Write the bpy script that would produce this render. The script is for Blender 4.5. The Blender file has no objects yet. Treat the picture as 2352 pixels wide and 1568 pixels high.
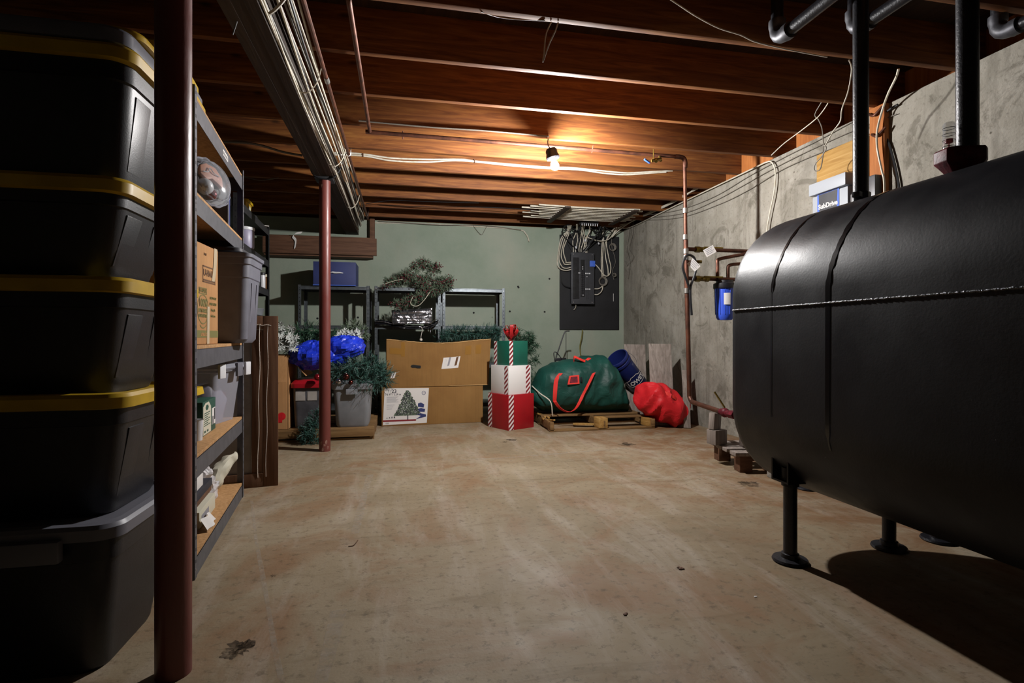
import bpy, math, random
from mathutils import Vector as V, Matrix as Mx, noise as NZ
sc = bpy.context.scene
COL = sc.collection
PI = math.pi
R = math.radians
# ---------------------------------------------------------------- camera
W, H, F = 2352, 1568, 1225.0
YAW = R(11.58); HZ = 772.0; CZ = 0.93
FW = V((math.sin(YAW), math.cos(YAW), 0)); RT = V((math.cos(YAW), -math.sin(YAW), 0))
cam_d = bpy.data.cameras.new('camera'); cam = bpy.data.objects.new('camera', cam_d); COL.objects.link(cam)
cam.location = (0, 0, CZ); cam.rotation_euler = (R(90), 0, -YAW)
cam_d.sensor_width = 36; cam_d.lens = F / W * 36; cam_d.shift_y = (HZ - H / 2) / W
cam_d.clip_start = 0.02
sc.camera = cam
def ray(u, v): return FW + RT * ((u - W / 2) / F) + V((0, 0, -(v - HZ) / F))
def atd(u, v, d): return V((0, 0, CZ)) + ray(u, v) * d
def aty(u, v, Y): r = ray(u, v); return V((0, 0, CZ)) + r * (Y / r.y)
def atx(u, v, X): r = ray(u, v); return V((0, 0, CZ)) + r * (X / r.x)
def atz(u, v, Z): r = ray(u, v); return V((0, 0, CZ)) + r * ((Z - CZ) / r.z)
# ---------------------------------------------------------------- colour / materials
def C(h):
    o = []
    for i in (0, 2, 4):
        c = int(h[i:i + 2], 16) / 255
        o.append(c / 12.92 if c <= .04045 else ((c + .055) / 1.055) ** 2.4)
    return (*o, 1)
class NT:
    def __init__(s, name):
        s.m = bpy.data.materials.new(name); s.m.use_nodes = True
        s.t = s.m.node_tree; s.b = s.t.nodes['Principled BSDF']
    def n(s, typ, **kw):
        x = s.t.nodes.new(typ)
        for k, v in kw.items():
            if k in x.inputs: x.inputs[k].default_value = v
            else: setattr(x, k, v)
        return x
    def l(s, a, b): s.t.links.new(a, b)
    def coord(s, scale=(1, 1, 1), kind='Object'):
        tc = s.n('ShaderNodeTexCoord'); mp = s.n('ShaderNodeMapping'); mp.inputs['Scale'].default_value = scale
        s.l(tc.outputs[kind], mp.inputs['Vector']); return mp.outputs['Vector']
    def noise(s, vec, scale, detail=4, rough=.55, dist=0):
        x = s.n('ShaderNodeTexNoise'); x.inputs['Scale'].default_value = scale; x.inputs['Detail'].default_value = detail
        x.inputs['Roughness'].default_value = rough; x.inputs['Distortion'].default_value = dist
        s.l(vec, x.inputs['Vector']); return x.outputs['Fac']
    def ramp(s, fac, stops):
        x = s.n('ShaderNodeValToRGB'); e = x.color_ramp.elements
        while len(e) < len(stops): e.new(.5)
        for q, (p, c) in zip(e, stops): q.position = p; q.color = c if len(c) == 4 else (*c, 1)
        s.l(fac, x.inputs['Fac']); return x.outputs['Color']
    def mix(s, fac, a, b, mode='MIX'):
        x = s.n('ShaderNodeMix', data_type='RGBA', blend_type=mode)
        for sock, val in ((x.inputs[0], fac), (x.inputs[6], a), (x.inputs[7], b)):
            if hasattr(val, 'node'): s.l(val, sock)
            else: sock.default_value = val
        return x.outputs[2]
    def bump(s, h, strength=.3, dist=.01, prev=None):
        x = s.n('ShaderNodeBump'); x.inputs['Strength'].default_value = strength; x.inputs['Distance'].default_value = dist
        s.l(h, x.inputs['Height'])
        if prev: s.l(prev, x.inputs['Normal'])
        s.l(x.outputs['Normal'], s.b.inputs['Normal']); return x.outputs['Normal']
BW = lambda a: (a, a, a, 1)
def pm(name, col, rough=.5, metal=0, col2=None, scale=6, stretch=(1, 1, 1), bump=0, bscale=60, lo=.35, hi=.65, spec=.5, rvar=0):
    t = NT(name); b = t.b
    b.inputs['Base Color'].default_value = C(col); b.inputs['Roughness'].default_value = rough
    b.inputs['Metallic'].default_value = metal; b.inputs['Specular IOR Level'].default_value = spec
    if col2:
        f = t.noise(t.coord(stretch), scale, 5)
        t.l(t.ramp(f, [(lo, C(col)), (hi, C(col2))]), b.inputs['Base Color'])
    if rvar:
        f = t.noise(t.coord(), 9, 4)
        t.l(t.ramp(f, [(.3, BW(max(0, rough - rvar))), (.7, BW(min(1, rough + rvar)))]), b.inputs['Roughness'])
    if bump: t.bump(t.noise(t.coord(stretch), bscale, 4), bump, .004)
    return t.m
M = {}
# room materials
def concrete(name, cols, pits=True, streak=False, bumpk=.6):
    t = NT(name); v = t.coord()
    f1 = t.noise(v, 1.1, 8, .62, .4); f2 = t.noise(v, 6.5, 6, .6); f3 = t.noise(v, 38, 4, .7)
    c = t.ramp(f1, [(.32, C(cols[0])), (.5, C(cols[1])), (.68, C(cols[2]))])
    c = t.mix(t.ramp(f2, [(.45, BW(0)), (.72, BW(.55))]), c, C(cols[3]))
    c = t.mix(t.ramp(f3, [(.3, BW(.45)), (.45, BW(0))]), c, C(cols[4]))
    fp = t.noise(v, 3.1, 9, .68, 1.2); c = t.mix(t.ramp(fp, [(.54, BW(0)), (.6, BW(.5)), (.75, BW(.6))]), c, C(cols[4]))
    fq = t.noise(v, 2.2, 8, .7, .8); c = t.mix(t.ramp(fq, [(.56, BW(0)), (.64, BW(.6))]), c, C(cols[3]))
    if streak:
        fs = t.noise(t.coord((5, 5, .5)), 2.2, 5, .6)
        c = t.mix(t.ramp(fs, [(.52, BW(0)), (.72, BW(.5))]), c, C(cols[4]))
    if pits:
        vo = t.n('ShaderNodeTexVoronoi'); vo.inputs['Scale'].default_value = 14; t.l(v, vo.inputs['Vector'])
        pf = t.noise(v, 2.3, 4)
        p = t.ramp(vo.outputs['Distance'], [(.05, BW(1)), (.13, BW(0))])
        p = t.mix(1.0, p, t.ramp(pf, [(.5, BW(0)), (.58, BW(1))]), 'MULTIPLY')
        c = t.mix(p, c, C(cols[4]))
    t.l(c, t.b.inputs['Base Color']); t.b.inputs['Roughness'].default_value = .9; t.b.inputs['Specular IOR Level'].default_value = .25
    n1 = t.bump(t.noise(v, 9, 8, .65), bumpk, .03); t.bump(t.noise(v, 90, 3), .18, .003, n1)
    return t.m
M['wall_r'] = concrete('bare_concrete', ['746f66', '8b867b', '9c968b', 'a39e94', '544e44'], streak=True, bumpk=.5)
M['wall_l'] = concrete('grey_concrete', ['5f5b50', '6e685c', '7b7567', '868073', '4a463c'])
def green():
    t = NT('green_painted_concrete'); v = t.coord()
    c = t.ramp(t.noise(v, 1.3, 6, .6), [(.3, C('82907f')), (.55, C('939c8d')), (.75, C('9fa294'))])
    fz = t.noise(t.coord((1.2, 1.2, .35)), 2.5, 6, .6)
    c = t.mix(t.ramp(fz, [(.55, BW(0)), (.75, BW(.5))]), c, C('9a9a8a'))
    vo = t.n('ShaderNodeTexVoronoi'); vo.inputs['Scale'].default_value = 5; t.l(v, vo.inputs['Vector'])
    p = t.mix(1.0, t.ramp(vo.outputs['Distance'], [(.03, BW(1)), (.07, BW(0))]), t.ramp(t.noise(v, 3, 3), [(.52, BW(0)), (.6, BW(1))]), 'MULTIPLY')
    c = t.mix(p, c, C('2c3328'))
    t.l(c, t.b.inputs['Base Color']); t.b.inputs['Roughness'].default_value = .75; t.b.inputs['Specular IOR Level'].default_value = .3
    t.bump(t.noise(v, 25, 6), .25, .006); return t.m
M['wall_b'] = green()
def floor_m():
    t = NT('stained_concrete_floor'); v = t.coord()
    c = t.ramp(t.noise(v, .75, 8, .62, .6), [(.3, C('7a6b54')), (.5, C('8f8068')), (.7, C('a0927c'))])
    st = t.noise(v, 1.7, 7, .65, 1.0)
    c = t.mix(t.ramp(st, [(.47, BW(0)), (.64, BW(.85))]), c, C('84664a'))
    # trowel / sweep marks: long pale streaks
    s1 = t.noise(t.coord((3.0, .55, 1)), 2.0, 6, .65, .5)
    c = t.mix(t.ramp(s1, [(.5, BW(0)), (.75, BW(.6))]), c, C('b0a598'))
    s3 = t.noise(t.coord((.6, 3.2, 1)), 2.6, 7, .7, .8)
    c = t.mix(t.ramp(s3, [(.53, BW(0)), (.7, BW(.45))]), c, C('69583f'))
    s2 = t.noise(v, 30, 4, .7)
    c = t.mix(t.ramp(s2, [(.3, BW(.6)), (.46, BW(0))]), c, C('4f4231'))
    vo = t.n('ShaderNodeTexVoronoi'); vo.inputs['Scale'].default_value = 7; vo.inputs['Randomness'].default_value = 1
    wv = t.n('ShaderNodeVectorMath', operation='ADD'); nn = t.n('ShaderNodeTexNoise'); nn.inputs['Scale'].default_value = 12
    t.l(v, nn.inputs['Vector']); t.l(v, wv.inputs[0])
    sc_ = t.n('ShaderNodeVectorMath', operation='SCALE'); sc_.inputs['Scale'].default_value = .09; t.l(nn.outputs['Color'], sc_.inputs[0]); t.l(sc_.outputs[0], wv.inputs[1])
    t.l(wv.outputs[0], vo.inputs['Vector'])
    p = t.mix(1.0, t.ramp(vo.outputs['Distance'], [(.05, BW(.6)), (.1, BW(0))]), t.ramp(t.noise(v, 2.1, 4), [(.58, BW(0)), (.66, BW(1))]), 'MULTIPLY')
    c = t.mix(p, c, C('3e3124'))
    # rusty seep stains towards the well corner
    sx = t.n('ShaderNodeSeparateXYZ'); t.l(v, sx.inputs[0])
    mr = t.n('ShaderNodeMapRange'); mr.inputs[1].default_value = 1.2; mr.inputs[2].default_value = 2.4; t.l(sx.outputs['X'], mr.inputs[0])
    rs = t.mix(1.0, t.ramp(t.noise(v, 2.4, 7, .65, 1.5), [(.42, BW(0)), (.62, BW(.8))]), mr.outputs[0], 'MULTIPLY')
    c = t.mix(rs, c, C('755030'))
    t.l(c, t.b.inputs['Base Color'])
    t.l(t.ramp(t.noise(v, 3, 5), [(.3, BW(.5)), (.7, BW(.8))]), t.b.inputs['Roughness']); t.b.inputs['Specular IOR Level'].default_value = .3
    n1 = t.bump(t.noise(v, 12, 8, .6), .25, .012); t.bump(t.noise(v, 110, 3), .25, .003, n1)
    return t.m
M['floor'] = floor_m()
def wood(name, a, b, c, axis=0, scale=1.0, rough=.7, knots=True):
    t = NT(name); s = [14, 14, 14]; s[axis] = .9
    v = t.coord(tuple(x * scale for x in s)); f = t.noise(v, 2.2, 7, .6, 1.2)
    col = t.ramp(f, [(.3, C(a)), (.5, C(b)), (.7, C(c))])
    s = [3, 3, 3]; s[axis] = .5
    col = t.mix(t.ramp(t.noise(t.coord(tuple(s)), 1.6, 4), [(.4, BW(0)), (.7, BW(.5))]), col, C(a))
    if knots:
        vo = t.n('ShaderNodeTexVoronoi'); s = [2.2, 2.2, 3.2]; s[axis] = 1.4; vo.inputs['Scale'].default_value = 1.5
        t.l(t.coord(tuple(s)), vo.inputs['Vector'])
        col = t.mix(t.ramp(vo.outputs['Distance'], [(.05, BW(.8)), (.1, BW(0))]), col, C('2e1708'))
    t.l(col, t.b.inputs['Base Color']); t.b.inputs['Roughness'].default_value = rough; t.b.inputs['Specular IOR Level'].default_value = .3
    t.bump(f, .2, .004); return t.m
M['joist'] = wood('aged_fir', '512b14', '794821', '94622f', 0)
M['subfloor'] = wood('subfloor_boards', '2c1d14', '3d2819', '4a321f', 1)
M['beam'] = wood('dark_beam_wood', '251c17', '35281e', '43352a', 1)
M['plank_brown'] = wood('brown_plank', '4a3222', '664735', '75543f', 0, knots=False)
M['stud'] = wood('orange_stud', '8c5026', 'a86633', 'b87944', 2, knots=False)
M['pine'] = wood('pale_pine', '8a642f', 'a98348', 'bb985f', 1)
M['pallet'] = wood('pallet_wood', '5a4226', '7d5f3b', '967750', 0)
M['grey_board'] = wood('grey_vinyl_plank', '6a6059', '857a72', '9b9189', 2, knots=False)
M['door_wood'] = wood('stained_frame_wood', '5a3b28', '70503a', '80604a', 2, knots=False)
M['particle'] = pm('particle_board', '9f7648', .8, 0, 'ba8f60', 60, bump=.2)
M['red_paint'] = pm('red_oxide_paint', '602c27', .42, 0, '703a33', 4, (1, 1, .3), bump=.15, bscale=80, spec=.5, rvar=.1)
M['red_chip'] = pm('chipped_primer', '9c7a6c', .8, 0, '6b2a22', 40)
def tank_m():
    t = NT('black_tank_paint'); v = t.coord()
    c = t.ramp(t.noise(v, 3, 6), [(.35, C('0f0f14')), (.65, C('16161c'))])
    sx = t.n('ShaderNodeSeparateXYZ'); t.l(v, sx.inputs[0])
    # scratches
    s1 = t.noise(t.coord((2, 30, 30)), 5, 2, .5); s2 = t.noise(v, 7, 4)
    k = t.mix(1.0, t.ramp(s1, [(.76, BW(0)), (.8, BW(1))]), t.ramp(s2, [(.5, BW(0)), (.65, BW(1))]), 'MULTIPLY')
    c = t.mix(k, c, C('77757a'))
    t.l(c, t.b.inputs['Base Color'])
    t.l(t.ramp(t.noise(v, 5, 6), [(.3, BW(.38)), (.7, BW(.54))]), t.b.inputs['Roughness'])
    t.b.inputs['Specular IOR Level'].default_value = .27
    n1 = t.bump(t.noise(v, 2.5, 4), .12, .02); t.bump(t.noise(v, 120, 3), .12, .003, n1)
    return t.m
M['tank'] = tank_m()
M['weld'] = pm('weld_bead', '3a3a3d', .22, .6, '1a1a1d', 90, bump=.9, bscale=140)
M['drip'] = pm('glossy_black_drip', '0b0b0e', .2)
M['black_pipe'] = pm('black_iron_pipe', '1b1b20', .38, .25, '26262c', 12, bump=.3, bscale=120)
M['fitting'] = pm('galvanised_fitting', '4a4a4e', .5, .5, '34343a', 20, bump=.2)
M['maroon'] = pm('maroon_cast_fitting', '6e1626', .5, 0, '44101a', 30, bump=.3, spec=.25)
M['copper'] = pm('old_copper', '6e4433', .5, .6, '4c3026', 14, bump=.1)
M['solder'] = pm('solder_ring', '9a9690', .4, .8)
M['white_cable'] = pm('white_cable', 'cdc7ba', .65, 0, 'b7ae9a', 20)
M['grey_cable'] = pm('grey_cable', '6d675e', .55)
M['black_cable'] = pm('black_cable', '17171a', .45)
M['black_plastic'] = pm('black_plastic', '14141a', .42, 0, '1b1b22', 30, bump=.1, bscale=200)
M['yellow_plastic'] = pm('yellow_plastic', 'c7a21c', .42, 0, 'b08d14', 8)
M['grey_lid'] = pm('grey_plastic', '6b6b74', .45)
M['bin_grey'] = pm('slate_grey_plastic', '62626c', .5, 0, '6d6d78', 12, bump=.08, bscale=180)
M['shelf_metal'] = pm('grey_powder_coat', '55555a', .5, .3, '626267', 20, bump=.1)
M['dark_metal'] = pm('dark_shelf_metal', '2e2e30', .5, .4, '3a3a3c', 20)
M['galv'] = pm('galvanised_shelf', '6a7074', .38, .7, '575d61', 25)
M['hole'] = pm('punched_hole', '0c0c0c', .8)
M['screw'] = pm('screw_head', 'c9c9cc', .25, 1)
def cardboard(name, a, b):
    t = NT(name); v = t.coord()
    c = t.ramp(t.noise(v, 2.5, 6), [(.35, C(a)), (.65, C(b))])
    wv = t.noise(t.coord((60, 60, .5)), 1.5, 2)
    c = t.mix(t.ramp(wv, [(.45, BW(0)), (.7, BW(.15))]), c, C('5c4325'))
    t.l(c, t.b.inputs['Base Color']); t.b.inputs['Roughness'].default_value = .85; t.b.inputs['Specular IOR Level'].default_value = .2
    t.bump(t.noise(v, 6, 4), .25, .01); return t.m
M['card'] = cardboard('brown_cardboard', '7f5c33', '8f6b3e')
M['card_orange'] = cardboard('orange_cardboard', 'a97d52', 'b98b5e')
M['card_edge'] = pm('torn_cardboard_edge', 'c4a06c', .9)
M['tape'] = pm('brown_tape', '8a6228', .35)
M['clear_tape'] = pm('clear_tape_sheen', 'c9b79b', .2)
M['white'] = pm('white_paper', 'd6d2cf', .7)
M['white_shiny'] = pm('white_plastic', 'cfd0d4', .35)
M['print'] = pm('olive_print', '6f6a35', .8)
M['print_brown'] = pm('brown_print', '5d3d20', .8)
M['ink'] = pm('dark_ink', '2b2a33', .7)
M['inkgrey'] = pm('grey_ink', '8b8a92', .7)
M['navy'] = pm('navy_cardboard', '27305f', .6, 0, '2d376b', 5, bump=.1)
M['red_gloss'] = pm('red_board', 'a30f1b', .45, 0, '940c18', 5)
M['green_gloss'] = pm('green_board', '0f5a49', .45, 0, '0c4e40', 5)
M['white_gloss'] = pm('white_board', 'dcdad8', .5)
M['stripe_red'] = pm('stripe_red', '7d1a24', .5)
M['ribbon_red'] = pm('red_ribbon', 'b31a1e', .5, 0, '8f1216', 12)
def cloth(name, a, b, rough=.6, bump=.4, spec=.4):
    t = NT(name); v = t.coord()
    t.l(t.ramp(t.noise(v, 4, 5), [(.35, C(a)), (.65, C(b))]), t.b.inputs['Base Color'])
    t.b.inputs['Roughness'].default_value = rough; t.b.inputs['Specular IOR Level'].default_value = spec
    n1 = t.bump(t.noise(v, 7, 4, .5, 1.5), bump, .03); t.bump(t.noise(v, 300, 2), .2, .001, n1); return t.m
M['duffel'] = cloth('green_nylon', '0a342d', '0f453c', .55)
M['red_bag'] = cloth('red_nylon', 'b3121a', 'd0222a', .5)
M['strap'] = cloth('red_webbing', 'c8241f', 'd8382c', .7, .1)
M['bucket'] = pm('blue_bucket_plastic', '18245f', .4)
M['needles'] = pm('green_needles', '1c3a26', .6, 0, '2c4f38', 30)
M['needles2'] = pm('blue_green_needles', '20413a', .55, 0, '35594f', 30)
M['needles_grey'] = pm('dusty_green_leaves', '4a5a48', .65, 0, '5f6d58', 30)
M['frost'] = pm('frosted_white_petals', 'b9bdb9', .6)
M['berry'] = pm('red_berries', '571a22', .5)
M['silver_ball'] = pm('silver_ornament', 'b9b9bd', .12, 1)
M['brown_ball'] = pm('bronze_ornament', '5a2e2a', .15, .9)
M['red_ball'] = pm('red_ornament', '8c1a24', .2, .6)
M['blue_bag'] = cloth('blue_plastic_sheet', '1a2fb4', '2440d2', .25, .9, .6)
M['foil'] = cloth('silver_foil', '8d8d92', 'a9a9ae', .22, .9, .6); M['foil'].node_tree.nodes['Principled BSDF'].inputs['Metallic'].default_value = .9
M['black_film'] = cloth('black_film', '0e0e12', '16161b', .25, .8, .6)
M['panel_grey'] = pm('dark_grey_enamel', '38393d', .45, .2, '3f4045', 20)
M['board_black'] = pm('black_painted_board', '141416', .75, 0, '1c1c1f', 6)
M['blue_label'] = pm('blue_label', '3e63c4', .5)
M['blue_filter'] = pm('blue_filter_plastic', '2f4fbf', .4)
M['grey_box'] = pm('light_grey_enclosure', '9da1a8', .5)
M['brass'] = pm('old_brass', '8f7a3c', .35, .9, '6b5a2c', 30)
M['cblock'] = concrete('concrete_block', ['77726a', '8a857c', '96918a', 'a09b93', '54504a'])
M['red_lid'] = pm('red_plastic', '9c1420', .35)
M['dusty_clear'] = pm('dusty_dark_bin', '3a3a3f', .35, 0, '55555a', 7)
M['tote_grey'] = pm('grey_tote_plastic', '777a7f', .45, 0, '82858a', 10)
M['screen'] = pm('grey_screen', 'a39c96', .7, 0, '8f8983', 10)
M['string'] = pm('white_string', 'd8d0c4', .8)
M['green_carton'] = pm('green_carton', '1d4a3c', .6)
M['cream'] = pm('cream_label', 'c4bfac', .7)
M['plastic_bag'] = cloth('white_plastic_bag', 'c6c2c4', 'd8d5d6', .35, .8, .5)
M['peach'] = pm('peach_contents', 'c98a6a', .5, 0, 'b0634e', 8)
M['purple_grey'] = pm('frosted_lilac_plastic', '9a96ac', .4, 0, '8a879c', 6)
def glass(name, col, rough=.08, alpha=.25):
    t = NT(name); t.b.inputs['Base Color'].default_value = C(col); t.b.inputs['Roughness'].default_value = rough
    t.b.inputs['Alpha'].default_value = alpha; t.b.inputs['Specular IOR Level'].default_value = .8; return t.m
M['clear'] = glass('clear_plastic', 'c9ced6', .12, .3)
M['clear_frost'] = glass('cloudy_clear_plastic', 'b7b9c6', .25, .5)
def emit(name, col, s):
    t = NT(name); t.b.inputs['Base Color'].default_value = C(col); t.b.inputs['Emission Color'].default_value = C(col); t.b.inputs['Emission Strength'].default_value = s; return t.m
BULB_W = 1100
M['bulb'] = emit('lit_bulb_glass', 'fffdfb', BULB_W)
# ---------------------------------------------------------------- geometry helpers
def mat_of(o): return Mx.Translation(o.location) @ o.rotation_euler.to_matrix().to_4x4()
def world_of(o):
    m = mat_of(o)
    return world_of(o.parent) @ m if o.parent else m
def cr(pts, n=8, closed=False):
    pts = [V(p) for p in pts]; out = []; N = len(pts)
    for i in range(N if closed else N - 1):
        if closed: a, b, c, d = pts[(i - 1) % N], pts[i], pts[(i + 1) % N], pts[(i + 2) % N]
        else: a, b, c, d = pts[max(i - 1, 0)], pts[i], pts[i + 1], pts[min(i + 2, N - 1)]
        for k in range(n):
            t = k / n
            out.append(.5 * ((2 * b) + (c - a) * t + (2 * a - 5 * b + 4 * c - d) * t * t + (3 * b - a - 3 * c + d) * t ** 3))
    if not closed: out.append(pts[-1])
    return out
def rrect(w, d, r, n=5):
    o = []
    for cx, cy, a0 in ((w / 2 - r, d / 2 - r, 0), (-w / 2 + r, d / 2 - r, 90), (-w / 2 + r, -d / 2 + r, 180), (w / 2 - r, -d / 2 + r, 270)):
        for k in range(n + 1):
            a = R(a0 + 90 * k / n); o.append((cx + r * math.cos(a), cy + r * math.sin(a)))
    return o
class MB:
    def __init__(s): s.v = []; s.f = []; s.mi = []; s.cm = 0
    def add(s, vs, fs, T=None):
        b = len(s.v); s.v += [T @ V(p) if T else V(p) for p in vs]
        s.f += [[b + i for i in f] for f in fs]; s.mi += [s.cm] * len(fs); return s
    def box(s, x0, x1, y0, y1, z0, z1, T=None):
        vs = [(x, y, z) for z in (z0, z1) for y in (y0, y1) for x in (x0, x1)]
        return s.add(vs, [(0, 2, 3, 1), (4, 5, 7, 6), (0, 1, 5, 4), (2, 6, 7, 3), (0, 4, 6, 2), (1, 3, 7, 5)], T)
    def cbox(s, c, sz, rot=(0, 0, 0), T=None):
        from mathutils import Euler
        t = Mx.Translation(V(c)) @ Euler(rot).to_matrix().to_4x4()
        if T: t = T @ t
        a, b, c_ = (q / 2 for q in sz); return s.box(-a, a, -b, b, -c_, c_, t)
    def tube(s, pts, r, n=8, closed=False, caps=True, T=None):
        pts = [V(p) for p in pts]; N = len(pts); rs = r if isinstance(r, (list, tuple)) else [r] * N
        vs = []; fs = []; up = None
        for i, p in enumerate(pts):
            q = pts[(i + 1) % N] if (closed or i < N - 1) else p; o = pts[i - 1] if (closed or i > 0) else p
            t = (q - o)
            if t.length < 1e-9: t = V((0, 0, 1))
            t.normalize()
            if up is None:
                up = t.cross(V((0, 0, 1)) if abs(t.z) < .9 else V((1, 0, 0))).normalized()
            else:
                up = up - t * up.dot(t)
                up = up.normalized() if up.length > 1e-6 else t.orthogonal().normalized()
            bi = t.cross(up)
            for k in range(n):
                a = 2 * PI * k / n; vs.append(p + (up * math.cos(a) + bi * math.sin(a)) * rs[i])
        for i in range(N if closed else N - 1):
            j = (i + 1) % N
            for k in range(n):
                l = (k + 1) % n; fs.append((i * n + k, j * n + k, j * n + l, i * n + l)[::-1])
        if caps and not closed:
            fs.append(tuple(range(n))); fs.append(tuple(range((N - 1) * n, N * n))[::-1])
        return s.add(vs, fs, T)
    def cyl(s, a, b, r, n=16, r2=None, T=None): return s.tube([a, b], [r, r if r2 is None else r2], n, T=T)
    def lathe(s, prof, n=24, T=None, caps=True):
        vs = []; fs = []; P = len(prof)
        for (r, z) in prof:
            for k in range(n):
                a = 2 * PI * k / n; vs.append((r * math.cos(a), r * math.sin(a), z))
        for i in range(P - 1):
            for k in range(n):
                l = (k + 1) % n; fs.append((i * n + k, i * n + l, (i + 1) * n + l, (i + 1) * n + k))
        if caps:
            fs.append(tuple(range(n))[::-1]); fs.append(tuple(range((P - 1) * n, P * n)))
        return s.add(vs, fs, T)
    def loft(s, secs, T=None, cap0=True, cap1=True):
        """secs: list of (polygon2d, z)"""
        n = len(secs[0][0]); vs = []; fs = []
        for poly, z in secs: vs += [(x, y, z) for x, y in poly]
        for i in range(len(secs) - 1):
            for k in range(n):
                l = (k + 1) % n; fs.append((i * n + k, i * n + l, (i + 1) * n + l, (i + 1) * n + k))
        if cap0: fs.append(tuple(range(n))[::-1])
        if cap1: fs.append(tuple(range((len(secs) - 1) * n, len(secs) * n)))
        return s.add(vs, fs, T)
    def prism(s, poly, a, b, T=None): return s.loft([(poly, a), (poly, b)], T)
    def grid(s, rows, T=None):
        n = len(rows[0]); vs = [p for r in rows for p in r]; fs = []
        for i in range(len(rows) - 1):
            for k in range(n - 1): fs.append((i * n + k, i * n + k + 1, (i + 1) * n + k + 1, (i + 1) * n + k))
        return s.add(vs, fs, T)
    def sphere(s, c, r, n=10, m=7, sc_=(1, 1, 1)):
        c = V(c); vs = [c + V((0, 0, -r * sc_[2]))]; fs = []
        for i in range(1, m):
            t = PI * i / m - PI / 2
            for k in range(n):
                a = 2 * PI * k / n; vs.append(c + V((r * math.cos(t) * math.cos(a) * sc_[0], r * math.cos(t) * math.sin(a) * sc_[1], r * math.sin(t) * sc_[2])))
        vs.append(c + V((0, 0, r * sc_[2]))); L = len(vs) - 1
        for k in range(n): fs.append((0, 1 + (k + 1) % n, 1 + k)); fs.append((L, L - n + k, L - n + (k + 1) % n))
        for i in range(m - 2):
            for k in range(n):
                l = (k + 1) % n; fs.append((1 + i * n + k, 1 + i * n + l, 1 + (i + 1) * n + l, 1 + (i + 1) * n + k))
        return s.add(vs, fs)
    def strip(s, pts, wdir, w, th=.002):
        """flat band following pts; wdir width direction (vector or list)"""
        a = []; N = len(pts)
        for i, p in enumerate(pts):
            d = V(wdir[i] if isinstance(wdir, list) else wdir).normalized() * w / 2
            t = (V(pts[min(i + 1, N - 1)]) - V(pts[max(i - 1, 0)])).normalized(); nn = t.cross(d).normalized() * th / 2
            a.append([V(p) - d - nn, V(p) + d - nn, V(p) + d + nn, V(p) - d + nn, V(p) - d - nn])
        s.grid(a); s.add(a[0][:4], [(0, 1, 2, 3)]); return s.add(a[-1][:4], [(3, 2, 1, 0)])
    def build(s, name, mats, parent=None, world=True, angle=35, bevel=0, seg=2, origin=None):
        me = bpy.data.meshes.new(name); vs = s.v; o = bpy.data.objects.new(name, me)
        if parent is not None:
            o.parent = parent
            if world: iv = world_of(parent).inverted(); vs = [iv @ p for p in vs]
        elif origin is not None:
            o.location = origin; vs = [p - V(origin) for p in vs]
        elif world:
            xs = [p.x for p in vs]; ys = [p.y for p in vs]; z = min(p.z for p in vs)
            og = V(((min(xs) + max(xs)) / 2, (min(ys) + max(ys)) / 2, z)); o.location = og; vs = [p - og for p in vs]
        me.from_pydata([tuple(p) for p in vs], [], s.f)
        for m in (mats if isinstance(mats, (list, tuple)) else [mats]): me.materials.append(M[m] if isinstance(m, str) else m)
        me.polygons.foreach_set('material_index', s.mi); me.update()
        import bmesh
        bm = bmesh.new(); bm.from_mesh(me); bmesh.ops.recalc_face_normals(bm, faces=bm.faces[:])
        if bevel:
            es = [e for e in bm.edges if len(e.link_faces) == 2 and e.calc_face_angle(0) > R(40)]
            bmesh.ops.bevel(bm, geom=es, offset=bevel, segments=seg, affect='EDGES', profile=.6, clamp_overlap=True)
        bm.to_mesh(me); bm.free()
        if angle:
            me.polygons.foreach_set('use_smooth', [True] * len(me.polygons)); me.set_sharp_from_angle(angle=R(angle))
        COL.objects.link(o); return o
def tag(o, label, cat, group=None, kind=None):
    o['label'] = label; o['category'] = cat
    if group: o['group'] = group
    if kind: o['kind'] = kind
    return o
def thing(name, label, cat, loc=(0, 0, 0), rz=0, group=None):
    o = bpy.data.objects.new(name, None); o.empty_display_size = .1; COL.objects.link(o)
    o.location = loc; o.rotation_euler = (0, 0, rz); return tag(o, label, cat, group)
def struct(o): o['kind'] = 'structure'; return o
def dup(root, loc=None, rz=None, label=None, group=None):
    r = root.copy(); COL.objects.link(r)
    if loc is not None: r.location = loc
    if rz is not None: r.rotation_euler = (0, 0, rz)
    if label: r['label'] = label
    if group: r['group'] = group
    for ch in list(root.children):
        c = ch.copy(); COL.objects.link(c); c.parent = r
        for g in ch.children:
            d = g.copy(); COL.objects.link(d); d.parent = c
    return r
def text(s, size, mat, parent, T, name='lettering', align='CENTER', sx=1, bold=0):
    """flat lettering lying in T's local XY plane (world matrix)"""
    cu = bpy.data.curves.new('t', 'FONT'); cu.body = s; cu.size = size; cu.align_x = align; cu.align_y = 'CENTER'; cu.extrude = .0004; cu.offset = bold; cu.resolution_u = 4
    tmp = bpy.data.objects.new('t', cu); COL.objects.link(tmp)
    dg = bpy.context.evaluated_depsgraph_get(); me = bpy.data.meshes.new_from_object(tmp.evaluated_get(dg))
    bpy.data.objects.remove(tmp); bpy.data.curves.remove(cu)
    mb = MB(); mb.add([V((p.co.x * sx, p.co.y, p.co.z)) for p in me.vertices], [list(f.vertices) for f in me.polygons], T)
    bpy.data.meshes.remove(me)
    if parent is None: return mb
    return mb.build(name, mat, parent, angle=0)
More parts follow.
